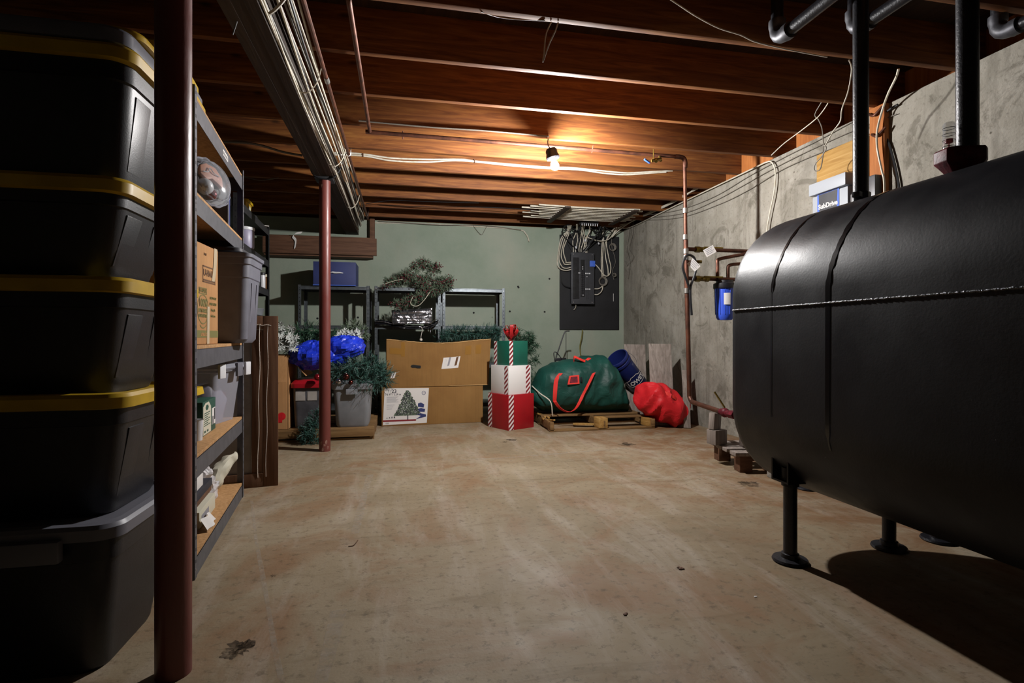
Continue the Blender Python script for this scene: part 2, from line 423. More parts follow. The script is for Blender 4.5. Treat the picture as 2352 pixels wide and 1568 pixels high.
def frame(o, x, y):
    """matrix with origin o, local X along x, local Y along y"""
    x = V(x).normalized(); y = V(y); z = x.cross(y).normalized(); y = z.cross(x)
    return Mx(((x.x, y.x, z.x, o[0]), (x.y, y.y, z.y, o[1]), (x.z, y.z, z.z, o[2]), (0, 0, 0, 1)))
def cable(name, label, pts, r, mat, cat='cable', group=None, n=6, sm=8):
    mb = MB(); mb.tube(cr(pts, sm) if sm else pts, r, n)
    return tag(mb.build(name, mat), label, cat, group)
rnd = random.Random(7)
def needle_mesh(mb, path, spread, count, ln, w, rng, sprig=9, droop=0.0, dens_len=.05):
    """bushy evergreen: little twigs of blades scattered along a path"""
    N = len(path)
    for q in range(count):
        i = rng.randrange(N - 1); t = rng.random(); p = path[i].lerp(path[i + 1], t); ax = (path[i + 1] - path[i]).normalized()
        d = V((rng.gauss(0, 1), rng.gauss(0, 1), rng.gauss(0, 1))); d = (d - ax * d.dot(ax) * .6).normalized()
        d.z -= droop; d.normalize()
        base = p + d * spread * rng.uniform(0, .45); tip = p + d * spread * rng.uniform(.7, 1.1)
        for k in range(sprig):
            f = (k + .3) / sprig; c = base.lerp(tip, f)
            side = V((rng.gauss(0, 1), rng.gauss(0, 1), rng.gauss(0, 1))); side = (side - d * side.dot(d)).normalized()
            nd = (d * .8 + side * .8).normalized(); e = c + nd * ln * rng.uniform(.7, 1.15); ww = nd.cross(side).normalized() * w
            mb.add([c - ww, c + ww, e + ww * .4, e - ww * .4], [(0, 1, 2, 3)])
    mb.tube(path, .004, 5)
def rough_mb(mb, amp, scale, seed=0, fn=None):
    for i, p in enumerate(mb.v):
        n = NZ.noise_vector(p * scale + V((seed, seed * .7, 0))); q = p + n * amp
        mb.v[i] = fn(p, q) if fn else q
# ---------------------------------------------------------------- the room
XL, XR, YF, YB = -2.3, 3.03, -3.0, 7.0
JB, JT = 2.412, 2.647
mb = MB(); mb.box(XL - .2, XR + .2, YF, YB + .2, -.1, 0); floor = struct(mb.build('floor', 'floor', origin=(0, 0, 0), angle=0))
mb = MB(); mb.box(XR, XR + .24, YF, YB + .2, 0, 2.41); struct(mb.build('wall_right', 'wall_r', origin=(0, 0, 0), angle=0))
mb = MB(); mb.box(XL, XR, YB, YB + .2, 0, 2.405); struct(mb.build('wall_back', 'wall_b', origin=(0, 0, 0), angle=0))
mb = MB(); mb.box(XL - .2, XL, YF, YB + .2, 0, 2.41); struct(mb.build('wall_left', 'wall_l', origin=(0, 0, 0), angle=0))
mb = MB(); mb.box(XL - .2, XR + .2, YF - .2, YF, 0, 2.65); struct(mb.build('wall_front', 'wall_l', origin=(0, 0, 0), angle=0))
mb = MB(); mb.box(XL - .2, XR + .3, YF - .2, YB + .3, JT, JT + .03); struct(mb.build('ceiling', 'subfloor', origin=(0, 0, 0), angle=0))
mb = MB(); mb.box(XR + .17, XR + .21, YF, YB + .2, 2.41, JT); struct(mb.build('trim_1', 'stud', angle=0))
mb = MB(); mb.box(XL - .2, XR + .17, YB + .12, YB + .16, 2.405, JT); struct(mb.build('trim_2', 'joist', angle=0))
jl = {-2: 'wooden ceiling joist nearest the camera end, above the tank pipes', -1: 'wooden ceiling joist second from the camera end, over the black tank',
      0: 'ceiling joist with a thin white wire running along its underside past the black elbow', 1: 'ceiling joist that comes two before the one over the bulb',
      2: 'ceiling joist just in front of the one carrying the bulb cord', 3: 'ceiling joist the hanging bulb is wired to, glowing orange on its near face',
      4: 'brightly lit ceiling joist just behind the bulb, with white cables stapled below', 5: 'brightly lit ceiling joist second behind the bulb',
      6: 'lit ceiling joist third behind the bulb', 7: 'ceiling joist just before the white cable rack', 8: 'ceiling joist above the white cable rack', 9: 'last ceiling joist, tight above the green back wall'}
for k in range(-2, 10):
    y1 = 2.43 + .49 * k
    mb = MB(); mb.box(XL, XR + .165, y1 - .038, y1, JB, JT)
    o = mb.build('ceiling_joist', 'joist', bevel=.002); tag(o, jl[k], 'joist', 'ceiling joists')
    for i, v_ in enumerate(o.data.vertices): pass
# blocking between the joists over the side wall
mb = MB(); mb.box(XR + .0, XR + .16, 3.93, 4.35, 2.412, 2.64); tag(mb.build('wood_block', 'stud', bevel=.003), 'orange wood blocking between joists on top of the concrete side wall', 'wood block')
# main beam of three planks
t = thing('support_beam', 'dark built-up wooden beam carried by the red steel columns', 'beam', (-.62, 2, 2.21))
for k in range(3):
    mb = MB(); x = -.695 + k * .05; mb.box(x, x + .0497, YF, YB, 2.21 + .0006 * (k % 2), JB); mb.build('beam_plank', 'beam', t, bevel=0)
mb = MB(); mb.cyl((-.66, 2.35, 2.212), (-.68, 2.36, 2.16), .003, 6); mb.build('nail', 'screw', t)
# columns
def column(y, label, chips):
    t = thing('steel_column', label, 'column', (-.62, y, 0))
    mb = MB(); mb.lathe([(.0445, 0), (.0445, 2.195)], 32, T=Mx.Translation((-.62, y, 0))); mb.build('shaft', 'red_paint', t)
    mb = MB(); mb.box(-.69, -.55, y - .07, y + .07, 2.19, 2.2095); mb.build('cap_plate', 'dark_metal', t, bevel=.002)
    if chips:
        mb = MB(); rng = random.Random(3)
        for z, a in ((.03, 40), (.05, 5), (.07, -30), (.02, -10), (.1, -60), (.08, 20), (2.16, -40), (2.14, -20)):
            p = [(V((-.62 + .0452 * math.sin(R(a + da)), y - .0452 * math.cos(R(a + da)), z + dz))) for da, dz in [(rng.uniform(6, 16) * math.cos(q), rng.uniform(.01, .025) * math.sin(q)) for q in [2 * PI * j / 8 for j in range(8)]]]
            mb.add(p, [tuple(range(8))])
        mb.build('paint_chips', 'red_chip', t)
column(1.63, 'dark red steel column standing close in front of the stacked black totes', False)
column(4.55, 'red steel column at the back, in front of the Christmas greenery pallet', True)
# ---------------------------------------------------------------- the bulb
BX, BY, BZ = 1.077, 3.74, 2.172
t = thing('hanging_bulb', 'lit bare light bulb in a black socket hanging from the joists', 'light bulb', (BX, BY, JB))
mb = MB(); mb.tube(cr([(1.07, 3.868, JB - .001), (1.062, 3.85, 2.38), (1.05, 3.79, 2.33), (1.054, BY, BZ + .118)]), .004, 6); mb.build('cord', 'black_cable', t)
T = Mx.Translation((BX - .012, BY, BZ + .075)) @ Mx.Rotation(R(-14), 4, 'Y')
mb = MB(); mb.lathe([(.012, .048), (.034, .046), (.043, .03), (.042, .008), (.047, -.004), (.05, -.02), (.044, -.03), (.02, -.034)], 28, T); mb.build('socket', 'black_plastic', t)
mb = MB(); mb.lathe([(.013, -.03), (.016, -.045), (.024, -.058), (.0295, -.075), (.0295, -.088), (.023, -.102), (.012, -.110), (.002, -.112)], 20, T); mb.build('bulb', 'bulb', t)
# ---------------------------------------------------------------- marks on the floor
def flat_patch(pts, z=.0006):
    mb = MB(); mb.add([V((p.x, p.y, z)) for p in pts], [tuple(range(len(pts)))]); return mb
def floor_line(uv, w):
    p = [atz(u, v, 0) for u, v in uv]; mb = MB(); rows = []
    for i, q in enumerate(p):
        t = (p[min(i + 1, len(p) - 1)] - p[max(i - 1, 0)]).normalized(); n = V((-t.y, t.x, 0)) * w / 2 * rnd.uniform(.7, 1.2); rows.append([V((q.x, q.y, .0006)) - n, V((q.x, q.y, .0006)) + n])
    return mb.grid(rows)
def faded(name, col, a, scale):
    t = NT(name); t.b.inputs['Base Color'].default_value = C(col); t.b.inputs['Roughness'].default_value = .85; t.b.inputs['Specular IOR Level'].default_value = .2
    t.l(t.ramp(t.noise(t.coord(), scale, 5, .65), [(.35, BW(0)), (.65, BW(a))]), t.b.inputs['Alpha']); return t.m
M['chalk'] = faded('worn_white_line', 'b3a797', .5, 26)
M['oil'] = faded('oil_stain', '3a3026', .85, 22)
mk = floor_line([(578, 1150), (588, 1240), (603, 1320), (617, 1400), (628, 1470), (648, 1568), (665, 1660)], .018).build('paint_line', 'chalk', floor, angle=0)
mk = floor_line([(850, 1090), (838, 1130), (826, 1180), (815, 1225)], .05).build('paint_line', 'chalk', floor, angle=0)
mk = floor_line([(735, 1568), (760, 1480), (778, 1400)], .05).build('paint_line', 'chalk', floor, angle=0)
mk = floor_line([(860, 1062), (1000, 1057), (1150, 1052), (1300, 1040), (1450, 1028)], .03).build('paint_line', 'chalk', floor, angle=0)
rng = random.Random(5)
def blot(u, v, r, n=26):
    c = atz(u, v, 0); return flat_patch([c + V((math.cos(2 * PI * k / n), math.sin(2 * PI * k / n), 0)) * r * rng.uniform(.45, 1.15) for k in range(n)], .0007)
mb = blot(545, 1490, .05); mb.v += []; mb.build('oil_stain', 'oil', floor, angle=0)
for u, v, r in ((532, 1505, .03), (560, 1484, .03), (628, 1322, .014), (1175, 1010, .05), (1440, 1020, .08), (1720, 1110, .07), (1160, 1015, .03)):
    blot(u, v, r).build('oil_stain', 'oil', floor, angle=0)
def debris(u, v, s, mat, label, name, cat, seed):
    r_ = random.Random(seed); c = atz(u, v, 0); mb = MB()
    for k in range(4):
        p = c + V((r_.uniform(-s, s), r_.uniform(-s, s), s * .3)) * .7; mb.sphere(p, s * r_.uniform(.4, .8), 7, 5, (1, r_.uniform(.6, 1), .4))
    return tag(mb.build(name, mat), label, cat)
debris(1564, 1305, .012, 'plank_brown', 'small brown dead leaf on the open floor, nearer the tank leg', 'dead_leaf', 'leaf', 1)
debris(1436, 1411, .01, 'plank_brown', 'small brown crumpled leaf low down on the open floor', 'dead_leaf', 'leaf', 2)
debris(1735, 1370, .006, 'white', 'tiny white chip on the floor in front of the tank shadow', 'paint_chip', 'chip', 3)
cable('floor_twig', 'thin curled twig lying on the floor beyond the first steel column', [atz(800, 1254, .003), atz(812, 1252, .003), atz(822, 1240, .004)], .002, 'plank_brown', 'twig')
# ---------------------------------------------------------------- oil tanks
def obround(r, L, n=16, off=0.0):
    r = r + off; o = []
    for k in range(n + 1): a = PI * k / n; o.append((r * math.cos(a), L + r * math.sin(a)))
    for k in range(n + 1): a = PI + PI * k / n; o.append((r * math.cos(a), -L + r * math.sin(a)))
    return o
def tank(name, label, cx, cz, r, L, y0, y1, legs, rz=0.0):
    t = thing(name, label, 'oil tank', (cx, (y0 + y1) / 2, 0), rz)
    def sec(off, y): return [V((cx + a, y, cz + b)) for a, b in obround(r, L, 20, off)]
    prof = [(-.16, 0), (-.07, .004), (-.04, .012), (-.018, .028), (-.005, .05), (0, .08)]
    secs = [sec(o - (0.0 if o > -.1 else 0), y0 + d) for o, d in prof] + [sec(o, y1 - d) for o, d in prof[::-1]]
    mb = MB(); n = len(secs[0]); vs = [p for s_ in secs for p in s_]; fs = []
    for i in range(len(secs) - 1):
        for k in range(n): l = (k + 1) % n; fs.append((i * n + k, i * n + l, (i + 1) * n + l, (i + 1) * n + k))
    fs.append(tuple(range(n))); fs.append(tuple(range((len(secs) - 1) * n, len(secs) * n)))
    mb.add(vs, fs); mb.build('shell', 'tank', t, angle=50)
    for lx, ly in legs:
        zt = cz - L - math.sqrt(max(0, r * r - (lx - cx) ** 2))
        mb = MB(); mb.cyl((lx, ly, .012), (lx, ly, zt + .05), .0265, 20); leg = mb.build('leg', 'black_pipe', t)
        mb = MB(); mb.lathe([(.066, 0), (.07, .006), (.066, .014), (.036, .018), (.034, .034), (.028, .036)], 28, Mx.Translation((lx, ly, 0))); mb.build('foot_flange', 'black_pipe', leg)
        s = -1 if lx < cx else 1
        mb = MB(); mb.box(lx - .05, lx + .05, ly - .05, ly - .042, zt - .02, zt + .12); mb.box(lx - .05, lx + .05, ly + .042, ly + .05, zt - .02, zt + .12); mb.box(lx - .05, lx + .05, ly - .05, ly + .05, zt - .028, zt - .02)
        mb.cyl((lx, ly, zt - .045), (lx, ly, zt + .03), .034, 20); mb.build('leg_socket', 'tank', leg)
    return t
TX, TZ, TR, TL = 1.83, .862, .37, .24
tk = tank('oil_tank', 'big black oil tank on pipe legs with a bright weld seam along its side', TX, TZ, TR, TL, .62, 2.215, [(1.57, 1.93), (2.09, 1.96), (1.57, .88), (2.09, .88)])
mb = MB(); rng = random.Random(2); pts = []; rs = []
for k in range(261):
    y = .66 + 1.50 * k / 260; pts.append((TX - TR - .001, y, 1.047 + rng.uniform(-.0008, .0008))); rs.append(.0036 + .0008 * math.sin(k * 1.9) + rng.uniform(0, .0006))
mb.tube(pts, rs, 6); mb.build('weld_seam', 'weld', tk)
for yb, w_, z0, sd in ((1.60, .022, .52, 1), (1.893, .014, .6, 2)):
    rng = random.Random(sd); rows = []; prof = [p for p in obround(TR, TL, 40, .0012)]
    prof = [p for p in prof if p[0] < .22 and TZ + p[1] > z0]; prof.sort(key=lambda p: (-p[1] if p[0] < -.3 else -(p[1]) - (p[0] + .37)))
    prof = sorted(obround(TR, TL, 60, .0012), key=lambda p: math.atan2(p[1], -p[0])); prof = [p for p in prof if TZ + p[1] > z0 and p[0] < .25]
    for i, (a, b) in enumerate(prof):
        y = yb + .012 * math.sin(i * .21 + sd) ; w2 = w_ * rng.uniform(.7, 1.15) * (.3 if i < 3 else 1); rows.append([V((TX + a, y - w2 / 2, TZ + b)), V((TX + a, y + w2 / 2, TZ + b))])
    mb = MB(); mb.grid(rows); mb.build('paint_run', 'drip', tk)
tank('oil_tank', 'second black oil tank mostly hidden behind the big front one, against the wall', 2.64, TZ, .345, TL, 1.66, 3.1, [(2.39, 1.99), (2.86, 1.99), (2.42, 2.83), (2.86, 2.83)])
# vertical fill and vent pipes
def riser(u, v, d, label, vis):
    p = atd(u, v, d); return V((p.x, p.y, TZ + TL + math.sqrt(TR ** 2 - (p.x - TX) ** 2)))
p1 = riser(1977, 455, 2.2, '', 0)
t = thing('vent_pipe', 'thinner black vertical pipe rising from the tank beside the grey pump controller', 'pipe', p1)
mb = MB(); mb.cyl(p1, (p1.x, p1.y, 2.64), .0285, 24); mb.build('pipe', 'black_pipe', t)
mb = MB(); T = Mx.Translation(p1 - V((0, 0, .008))); mb.lathe([(.05, 0), (.05, .016), (.036, .02), (.036, .055), (.03, .06)], 8, T); mb.build('union_nut', 'black_pipe', t, bevel=.002)
mb = MB(); mb.cbox(p1 + V((-.035, -.02, .035)), (.035, .03, .022), (0, 0, .4)); mb.build('plug', 'fitting', t, bevel=.003)
p2 = riser(2222, 370, 1.74, '', 0)
t = thing('fill_pipe', 'thicker black vertical pipe standing in a maroon fitting on the tank', 'pipe', p2)
mb = MB(); mb.cyl(p2 + V((0, 0, .05)), (p2.x, p2.y, 2.64), .0305, 24); mb.build('pipe', 'black_pipe', t)
t = thing('tank_gauge', 'maroon cast fitting with a clear float gauge on top of the front tank', 'gauge', p2)
mb = MB(); T = Mx.Translation(p2 + V((-.012, .004, 0))) @ Mx.Rotation(R(-12), 4, 'Z')
hexp = [(-.075, -.028), (-.055, -.043), (.035, -.048), (.055, -.03), (.055, .03), (.035, .048), (-.055, .043), (-.075, .028)]
sc2 = lambda k: [(a * k, b * k) for a, b in hexp]
mb.loft([(sc2(.6), -.012), (sc2(.85), .012), (sc2(1), .025), (sc2(1), .062), (sc2(.94), .068)], T); mb.build('body', 'maroon', t, bevel=.003)
g = p2 + V((-.052, .018, .066))
mb = MB(); mb.lathe([(.0165, 0), (.0165, .085), (.013, .092), (.002, .094)], 16, Mx.Translation(g)); mb.build('sight_tube', 'clear', t)
mb = MB(); mb.lathe([(.011, .026), (.011, .038)], 12, Mx.Translation(g)); mb.cyl(g, g + V((0, 0, .03)), .002, 6); fl = mb.build('float', 'red_gloss', t)
for k in range(4):
    mb = MB(); mb.lathe([(.0168, .0), (.0175, .001), (.0168, .002)], 16, Mx.Translation(g + V((0, 0, .012 + .02 * k))), caps=False); mb.build('level_ring', 'fitting', t)
# overhead pipes that come towards the camera and turn up between the joists
for u, v, z, lab, up in ((1785, 92, 2.325, 'black overhead pipe whose elbow turns up furthest from the tank risers', .3), (1962, 72, 2.325, 'black overhead pipe ending in an elbow just behind the thinner riser', .3), (2292, 82, 2.325, 'black overhead pipe ending in an elbow above the concrete side wall', .3)):
    p = atz(u, v, z); t = thing('overhead_pipe', lab, 'pipe', p, group='overhead elbow pipes'); r = .027
    mb = MB(); mb.cyl(p + V((0, -.07, 0)), p + V((0, -1.9, .01)), r, 20); mb.build('pipe', 'black_pipe', t)
    mb = MB(); mb.cyl(p + V((0, 0, .07)), p + V((0, 0, .318)), r, 20); mb.build('riser', 'black_pipe', t)
    mb = MB(); arc = [p + V((0, -.09, 0)), p + V((0, -.06, 0)), p + V((0, -.05, 0))] + [p + V((0, -.05 + .05 * math.sin(a), .05 - .05 * math.cos(a))) for a in (.4, .8, 1.2, PI / 2)] + [p + V((0, 0, .06)), p + V((0, 0, .09))]
    mb.tube(arc, [.037, .037, .033, .033, .034, .034, .033, .037, .037], 20); mb.build('elbow', 'fitting', t)
# ---------------------------------------------------------------- copper water line
Yc = 3.965
t = thing('copper_water_line', 'long copper pipe running under the joists past the bulb and down to the floor valve', 'pipe', (2.24, Yc, .4))
mb = MB(); mb.tube([(-.26, Yc - .03, 2.388), (2.18, Yc, 2.384)] + cr([(2.2, Yc, 2.384), (2.235, Yc, 2.375), (2.245, Yc, 2.34)], 4) + [(2.255, Yc, 1.7)], .0145, 14); mb.build('pipe', 'copper', t)
mb = MB(); mb.tube([(2.255, Yc, 1.72), (2.262, Yc, 1.4), (2.287, Yc, .46)] + cr([(2.288, Yc, .44), (2.288, Yc - .03, .405), (2.285, Yc - .07, .4)], 4) + [(2.25, 3.46, .385)], .0185, 14); mb.build('dark_riser', 'copper', t)
for z in (1.95, 1.735, 1.62, 1.57, 1.3):
    mb = MB(); x = 2.2535 + (1.7 - z) * .02 if z < 1.7 else 2.25; mb.cyl((x, Yc, z - .02), (x, Yc, z + .02), .022, 16); mb.build('coupling', 'solder', t)
mb = MB(); mb.tube(cr([(2.25, Yc, 2.30), (2.25, Yc, 2.345), (2.235, Yc, 2.375), (2.2, Yc, 2.384), (2.16, Yc, 2.384)], 4), .018, 12); mb.build('elbow', 'copper', t)
for x in (.0, 1.45):
    mb = MB(); mb.tube(cr([(x, 3.93, 2.412), (x, Yc - .022, 2.39), (x, Yc - .004, 2.366), (x + .004, Yc + .02, 2.385), (x + .004, Yc + .02, 2.41)], 4), .004, 6); mb.build('pipe_hook', 'copper', t)
mb = MB(); mb.cyl((2.02, Yc, 2.385), (2.02, Yc - .03, 2.33), .011, 10); mb.cyl((2.02, Yc - .03, 2.345), (1.93, Yc - .06, 2.315), .012, 10); mb.sphere((1.97, Yc - .05, 2.325), .019, 10, 7); mb.cyl((1.945, Yc - .055, 2.32), (1.945, Yc - .055, 2.41), .005, 8); v_ = mb.build('drain_valve', 'brass', t)
mb = MB(); mb.cbox((1.88, Yc - .075, 2.305), (.06, .016, .012), (0, R(20), .3)); mb.build('valve_handle', 'blue_label', v_, bevel=.003)
mb = MB(); mb.tube(cr([(2.275, Yc - .03, 1.31), (2.225, Yc - .04, 1.42), (2.205, Yc - .04, 1.5), (2.24, Yc - .04, 1.58), (2.3, Yc - .04, 1.57), (2.325, Yc - .04, 1.5), (2.31, Yc - .04, 1.42), (2.278, Yc - .03, 1.31), (2.29, Yc - .03, 1.1)], 6), .01, 8); mb.build('hanging_loop', 'black_cable', t)
# red ball valve at the low end and its wood support
mb = MB(); mb.cyl((2.252, 3.47, .386), (2.25, 3.36, .385), .024, 14); mb.cyl((2.25, 3.36, .385), (2.249, 3.3, .385), .03, 6); mb.sphere((2.25, 3.42, .386), .034, 12, 8); v_ = mb.build('ball_valve', 'maroon', t)
mb = MB(); mb.cyl((2.25, 3.42, .42), (2.2, 3.47, .53), .007, 6); mb.build('valve_lever', 'brass', v_)
mb = MB(); mb.tube([(-.23, 3.93, 2.388), (-.23, 2.45, 2.39)] + cr([(-.23, 2.43, 2.392), (-.23, 2.41, 2.41), (-.23, 2.41, 2.5)], 4) + [(-.23, 2.41, 2.64)], .0125, 12); tag(mb.build('copper_pipe', 'copper'), 'short copper branch pipe coming towards the camera and turning up between the joists', 'pipe', 'copper pipes')
for x, lab in ((-.482, 'copper pipe running along beside the wooden beam, closer to the beam of the pair'), (-.419, 'copper pipe running along beside the wooden beam, further from the beam of the pair')):
    t = thing('copper_pipe', lab, 'pipe', (x, 4, 2.36), group='copper pipes')
    mb = MB(); mb.tube([(x, -1, 2.375), (x, 2.9, 2.375), (x, 4.5, 2.37), (x, 6.75, 2.37), (x, 6.8, 2.4), (x, 6.8, 2.6)], .0115, 10); mb.build('pipe', 'copper', t)
    for y in (3.15, ):
        mb = MB(); mb.cyl((x, y - .03, 2.3745), (x, y + .03, 2.3745), .0145, 10); mb.build('coupling', 'solder', t)
    for y in (4.4, 6.55):
        mb = MB(); mb.tube([(x - .016, y, 2.412), (x - .014, y, 2.37), (x, y, 2.354), (x + .014, y, 2.37), (x + .016, y, 2.412)], .003, 5); mb.build('pipe_hook', 'screw', t)
# ---------------------------------------------------------------- water filter manifold
Yf = 4.0
t = thing('filter_manifold', 'dark copper manifold pipes leading to the water filter behind the tank', 'pipes', (2.3, Yf, 1.4))
mb = MB(); mb.tube([(2.26, Yf, 1.645), (3.0, Yf, 1.645)], .0165, 12); mb.build('upper_pipe', 'copper', t)
mb = MB(); mb.tube([(2.27, Yf, 1.405), (2.78, Yf, 1.405)], .0165, 12); mb.build('lower_pipe', 'copper', t)
mb = MB(); mb.tube([(2.55, Yf - .02, 1.4)] + cr([(2.55, Yf - .02, 1.52), (2.553, Yf - .02, 1.56), (2.59, Yf - .025, 1.575)], 4) + [(2.95, Yf - .05, 1.645)], .0145, 10); mb.build('bypass_pipe', 'copper', t)
mb = MB(); mb.tube([(2.68, Yf + .03, 1.4)] + cr([(2.68, Yf + .03, 1.48), (2.685, Yf + .03, 1.52), (2.72, Yf + .03, 1.535)], 4) + [(2.98, Yf + .03, 1.56)], .0145, 10); mb.build('bypass_pipe', 'copper', t)
for z in (1.645, 1.405):
    mb = MB(); mb.cyl((2.36, Yf, z), (2.40, Yf, z), .026, 8); mb.cyl((2.40, Yf, z), (2.45, Yf, z), .021, 12); mb.cyl((2.45, Yf, z), (2.48, Yf, z), .025, 8); mb.cyl((2.42, Yf, z), (2.42, Yf - .035, z), .01, 8); v_ = mb.build('ball_valve', 'brass', t)
    mb = MB(); mb.cbox((2.50, Yf - .04, z + .012), (.17, .018, .012), (0, 0, 0)); mb.build('valve_lever', 'brass', v_, bevel=.003)
mb = MB(); mb.cyl((2.285, Yf, 1.54), (2.40, Yf - .03, 1.54), .013, 10); mb.build('stub', 'brass', t)
for c, rot, lab in (((2.455, Yf - .06, 1.625), -.5, 'white tag'), ((2.30, Yf - .08, 1.505), .8, 'white tag')):
    T = Mx.Translation(c) @ Mx.Rotation(-YAW, 4, 'Z') @ Mx.Rotation(rot, 4, 'Y'); mb = MB(); mb.box(-.045, .045, -.001, .001, -.032, .032, T); g_ = mb.build('hang_tag', 'white', t)
    mb = MB(); mb.cm = 0
    for k in range(4): mb.box(-.035, .035 - .012 * (k % 2), -.0016, -.001, .02 - .013 * k, .024 - .013 * k, T)
    mb.build('tag_print', 'inkgrey', g_)
fx = 2.62
t = thing('water_filter', 'blue cylindrical water filter housing hanging on the pipes behind the tank', 'water filter', (fx, Yf, 1.06))
T = Mx.Translation((fx, Yf - .015, 0))
mb = MB(); mb.lathe([(.01, 1.062), (.055, 1.065), (.068, 1.085), (.072, 1.12), (.078, 1.325), (.078, 1.335)], 28, T)
for k in range(12): a = 2 * PI * k / 12; mb.tube([(fx + .0725 * math.cos(a), Yf - .015 + .0725 * math.sin(a), 1.11), (fx + .0785 * math.cos(a), Yf - .015 + .0785 * math.sin(a), 1.325)], .003, 5)
mb.build('bowl', 'blue_filter', t)
mb = MB(); mb.lathe([(.088, 1.325), (.09, 1.33), (.09, 1.365), (.084, 1.37), (.07, 1.372), (.068, 1.392), (.03, 1.396)], 28, T); mb.build('cap', 'black_plastic', t)
mb = MB(); a0, a1 = R(-128), R(-90); rows = [[V((fx + .0805 * math.cos(a0 + (a1 - a0) * k / 6), Yf - .015 + .0805 * math.sin(a0 + (a1 - a0) * k / 6), z)) for k in range(7)] for z in (1.19, 1.285)]
mb.grid(rows); lb = mb.build('label', 'white', t)
# ---------------------------------------------------------------- low clutter behind the tank
t = thing('wood_crib', 'rotten wooden crib of boards on blocks lying by the wet floor behind the tank', 'wood crib', (2.4, 3.5, 0))
Tq = Mx.Translation((2.33, 3.62, 0)) @ Mx.Rotation(R(-9), 4, 'Z')
for k in range(4):
    mb = MB(); mb.box(-.06 + .0 * k, .62, -.40 + .115 * k + .02 * (k % 2), -.31 + .115 * k, .115, .14, Tq); mb.build('board', 'grey_board', t, bevel=.004)
for x0, y0 in ((-.02, -.38), (.18, -.38), (-.02, -.05), (.18, -.05)):
    mb = MB(); mb.box(x0, x0 + .09, y0, y0 + .09, 0, .114, Tq); mb.build('block', 'plank_brown', t, bevel=.006)
mb = MB(); mb.box(2.36, 2.58, 2.98, 3.12, 0, .135, Mx.Translation((0, 0, 0))); tag(mb.build('concrete_block', 'cblock', bevel=.006), 'grey concrete block on the floor just behind the tank end', 'block')
mb = MB(); mb.cbox((2.235, 3.52, .31), (.075, .05, .12), (0, R(6), .3)); mb.cbox((2.25, 3.52, .197), (.11, .09, .106), (0, 0, .2)); tag(mb.build('wood_prop', 'grey_board', bevel=.004), 'grey scrap wood prop holding up the low copper pipe', 'wood block')
t = thing('plastic_pail', 'white plastic pail sitting on the wooden crib behind the tank', 'pail', (2.47, 3.42, .14))
T = Mx.Translation((2.47, 3.42, .141)); mb = MB(); mb.lathe([(.085, 0), (.1, .17), (.105, .18), (.1, .19)], 24, T); mb.build('body', 'white_shiny', t)
mb = MB(); mb.tube(cr([(2.39, 3.35, .3), (2.375, 3.33, .25), (2.39, 3.32, .19), (2.43, 3.32, .18), (2.46, 3.32, .24)], 5), .003, 5); mb.build('handle', 'black_cable', t)
cable('loose_cable', 'thin black wire hanging over the wooden crib behind the tank', [(2.5, 3.3, .34), (2.47, 3.26, .2), (2.44, 3.24, .17), (2.5, 3.21, .16), (2.52, 3.2, .08), (2.5, 3.16, .01)], .004, 'black_cable')
# ---------------------------------------------------------------- things on the concrete side wall
XW = XR
t = thing('pump_controller', 'light grey pump controller box with a blue front label on the side wall', 'control box', (XW, 3.33, 1.6))
p0 = atx(1866, 410, XW - .13); p1_ = atx(1947, 400, XW - .13); ya, yb = p0.y, p1_.y
zt = atx(1866, 425, XW - .13).z
mb = MB(); mb.box(XW - .13, XW - .0205, yb, ya, 1.55, zt - .09); mb.build('enclosure', 'grey_box', t, bevel=.008)
mb = MB(); mb.box(XW - .155, XW - .0205, yb - .006, ya + .008, zt - .085, zt); mb.build('hood', 'grey_box', t, bevel=.008)
Tl = frame((XW - .1315, (ya + yb) / 2 + .01, zt - .178), (0, -1, 0), (0, 0, 1))
hw = (ya - yb) / 2 * .62
mb = MB(); mb.prism([(-hw, .09), (-hw, -.07), (-hw * .75, -.095), (hw * .75, -.095), (hw, -.07), (hw, .09)], 0, .001, Tl); lb = mb.build('front_label', 'blue_label', t)
mb = MB(); mb.prism([(-hw * .86, .088), (-hw * .8, -.035), (hw * .8, -.035), (hw * .86, .088)], .001, .0018, Tl); mb.build('label_window', 'panel_grey', lb)
text('SubDrive', .046, 'white', lb, Tl @ Mx.Translation((0, .0, .0022)), 'lettering', bold=.0015)
mb = MB(); mb.box(XW - .09, XW - .021, yb - .17, yb - .04, 1.55, zt - .06); mb.build('side_conduit_box', 'dusty_clear', t, bevel=.01)
mb = MB(); a = atx(1876, 400, XW - .019).y; mb.box(XW - .02, XW - .001, atx(1992, 400, XW - .02).y, a, 1.6, 2.27); tag(mb.build('backing_board', 'pine', bevel=.002), 'yellow pine board on the side wall behind the grey pump controller', 'board')
mb = MB(); ys = atx(1997, 300, XW - .04).y; mb.box(XW - .04, XW - .001, ys - .11, ys, 1.2, 2.41); tag(mb.build('wall_stud', 'stud', bevel=.003), 'orange vertical wooden stud fixed to the side wall behind the thinner riser', 'stud')
mb = MB(); ys = atx(2001, 330, XW - .05).y
for dy, z, lab in ((-.03, 2.36, 'upper copper bracket nailed on the orange stud'), (-.05, 2.22, 'lower copper bracket nailed on the orange stud')):
    mb = MB(); mb.tube(cr([(XW - .045, ys + dy + .05, z + .02), (XW - .06, ys + dy, z - .01), (XW - .045, ys + dy - .05, z + .03)], 5), .008, 8); tag(mb.build('pipe_bracket', 'copper'), lab, 'bracket')
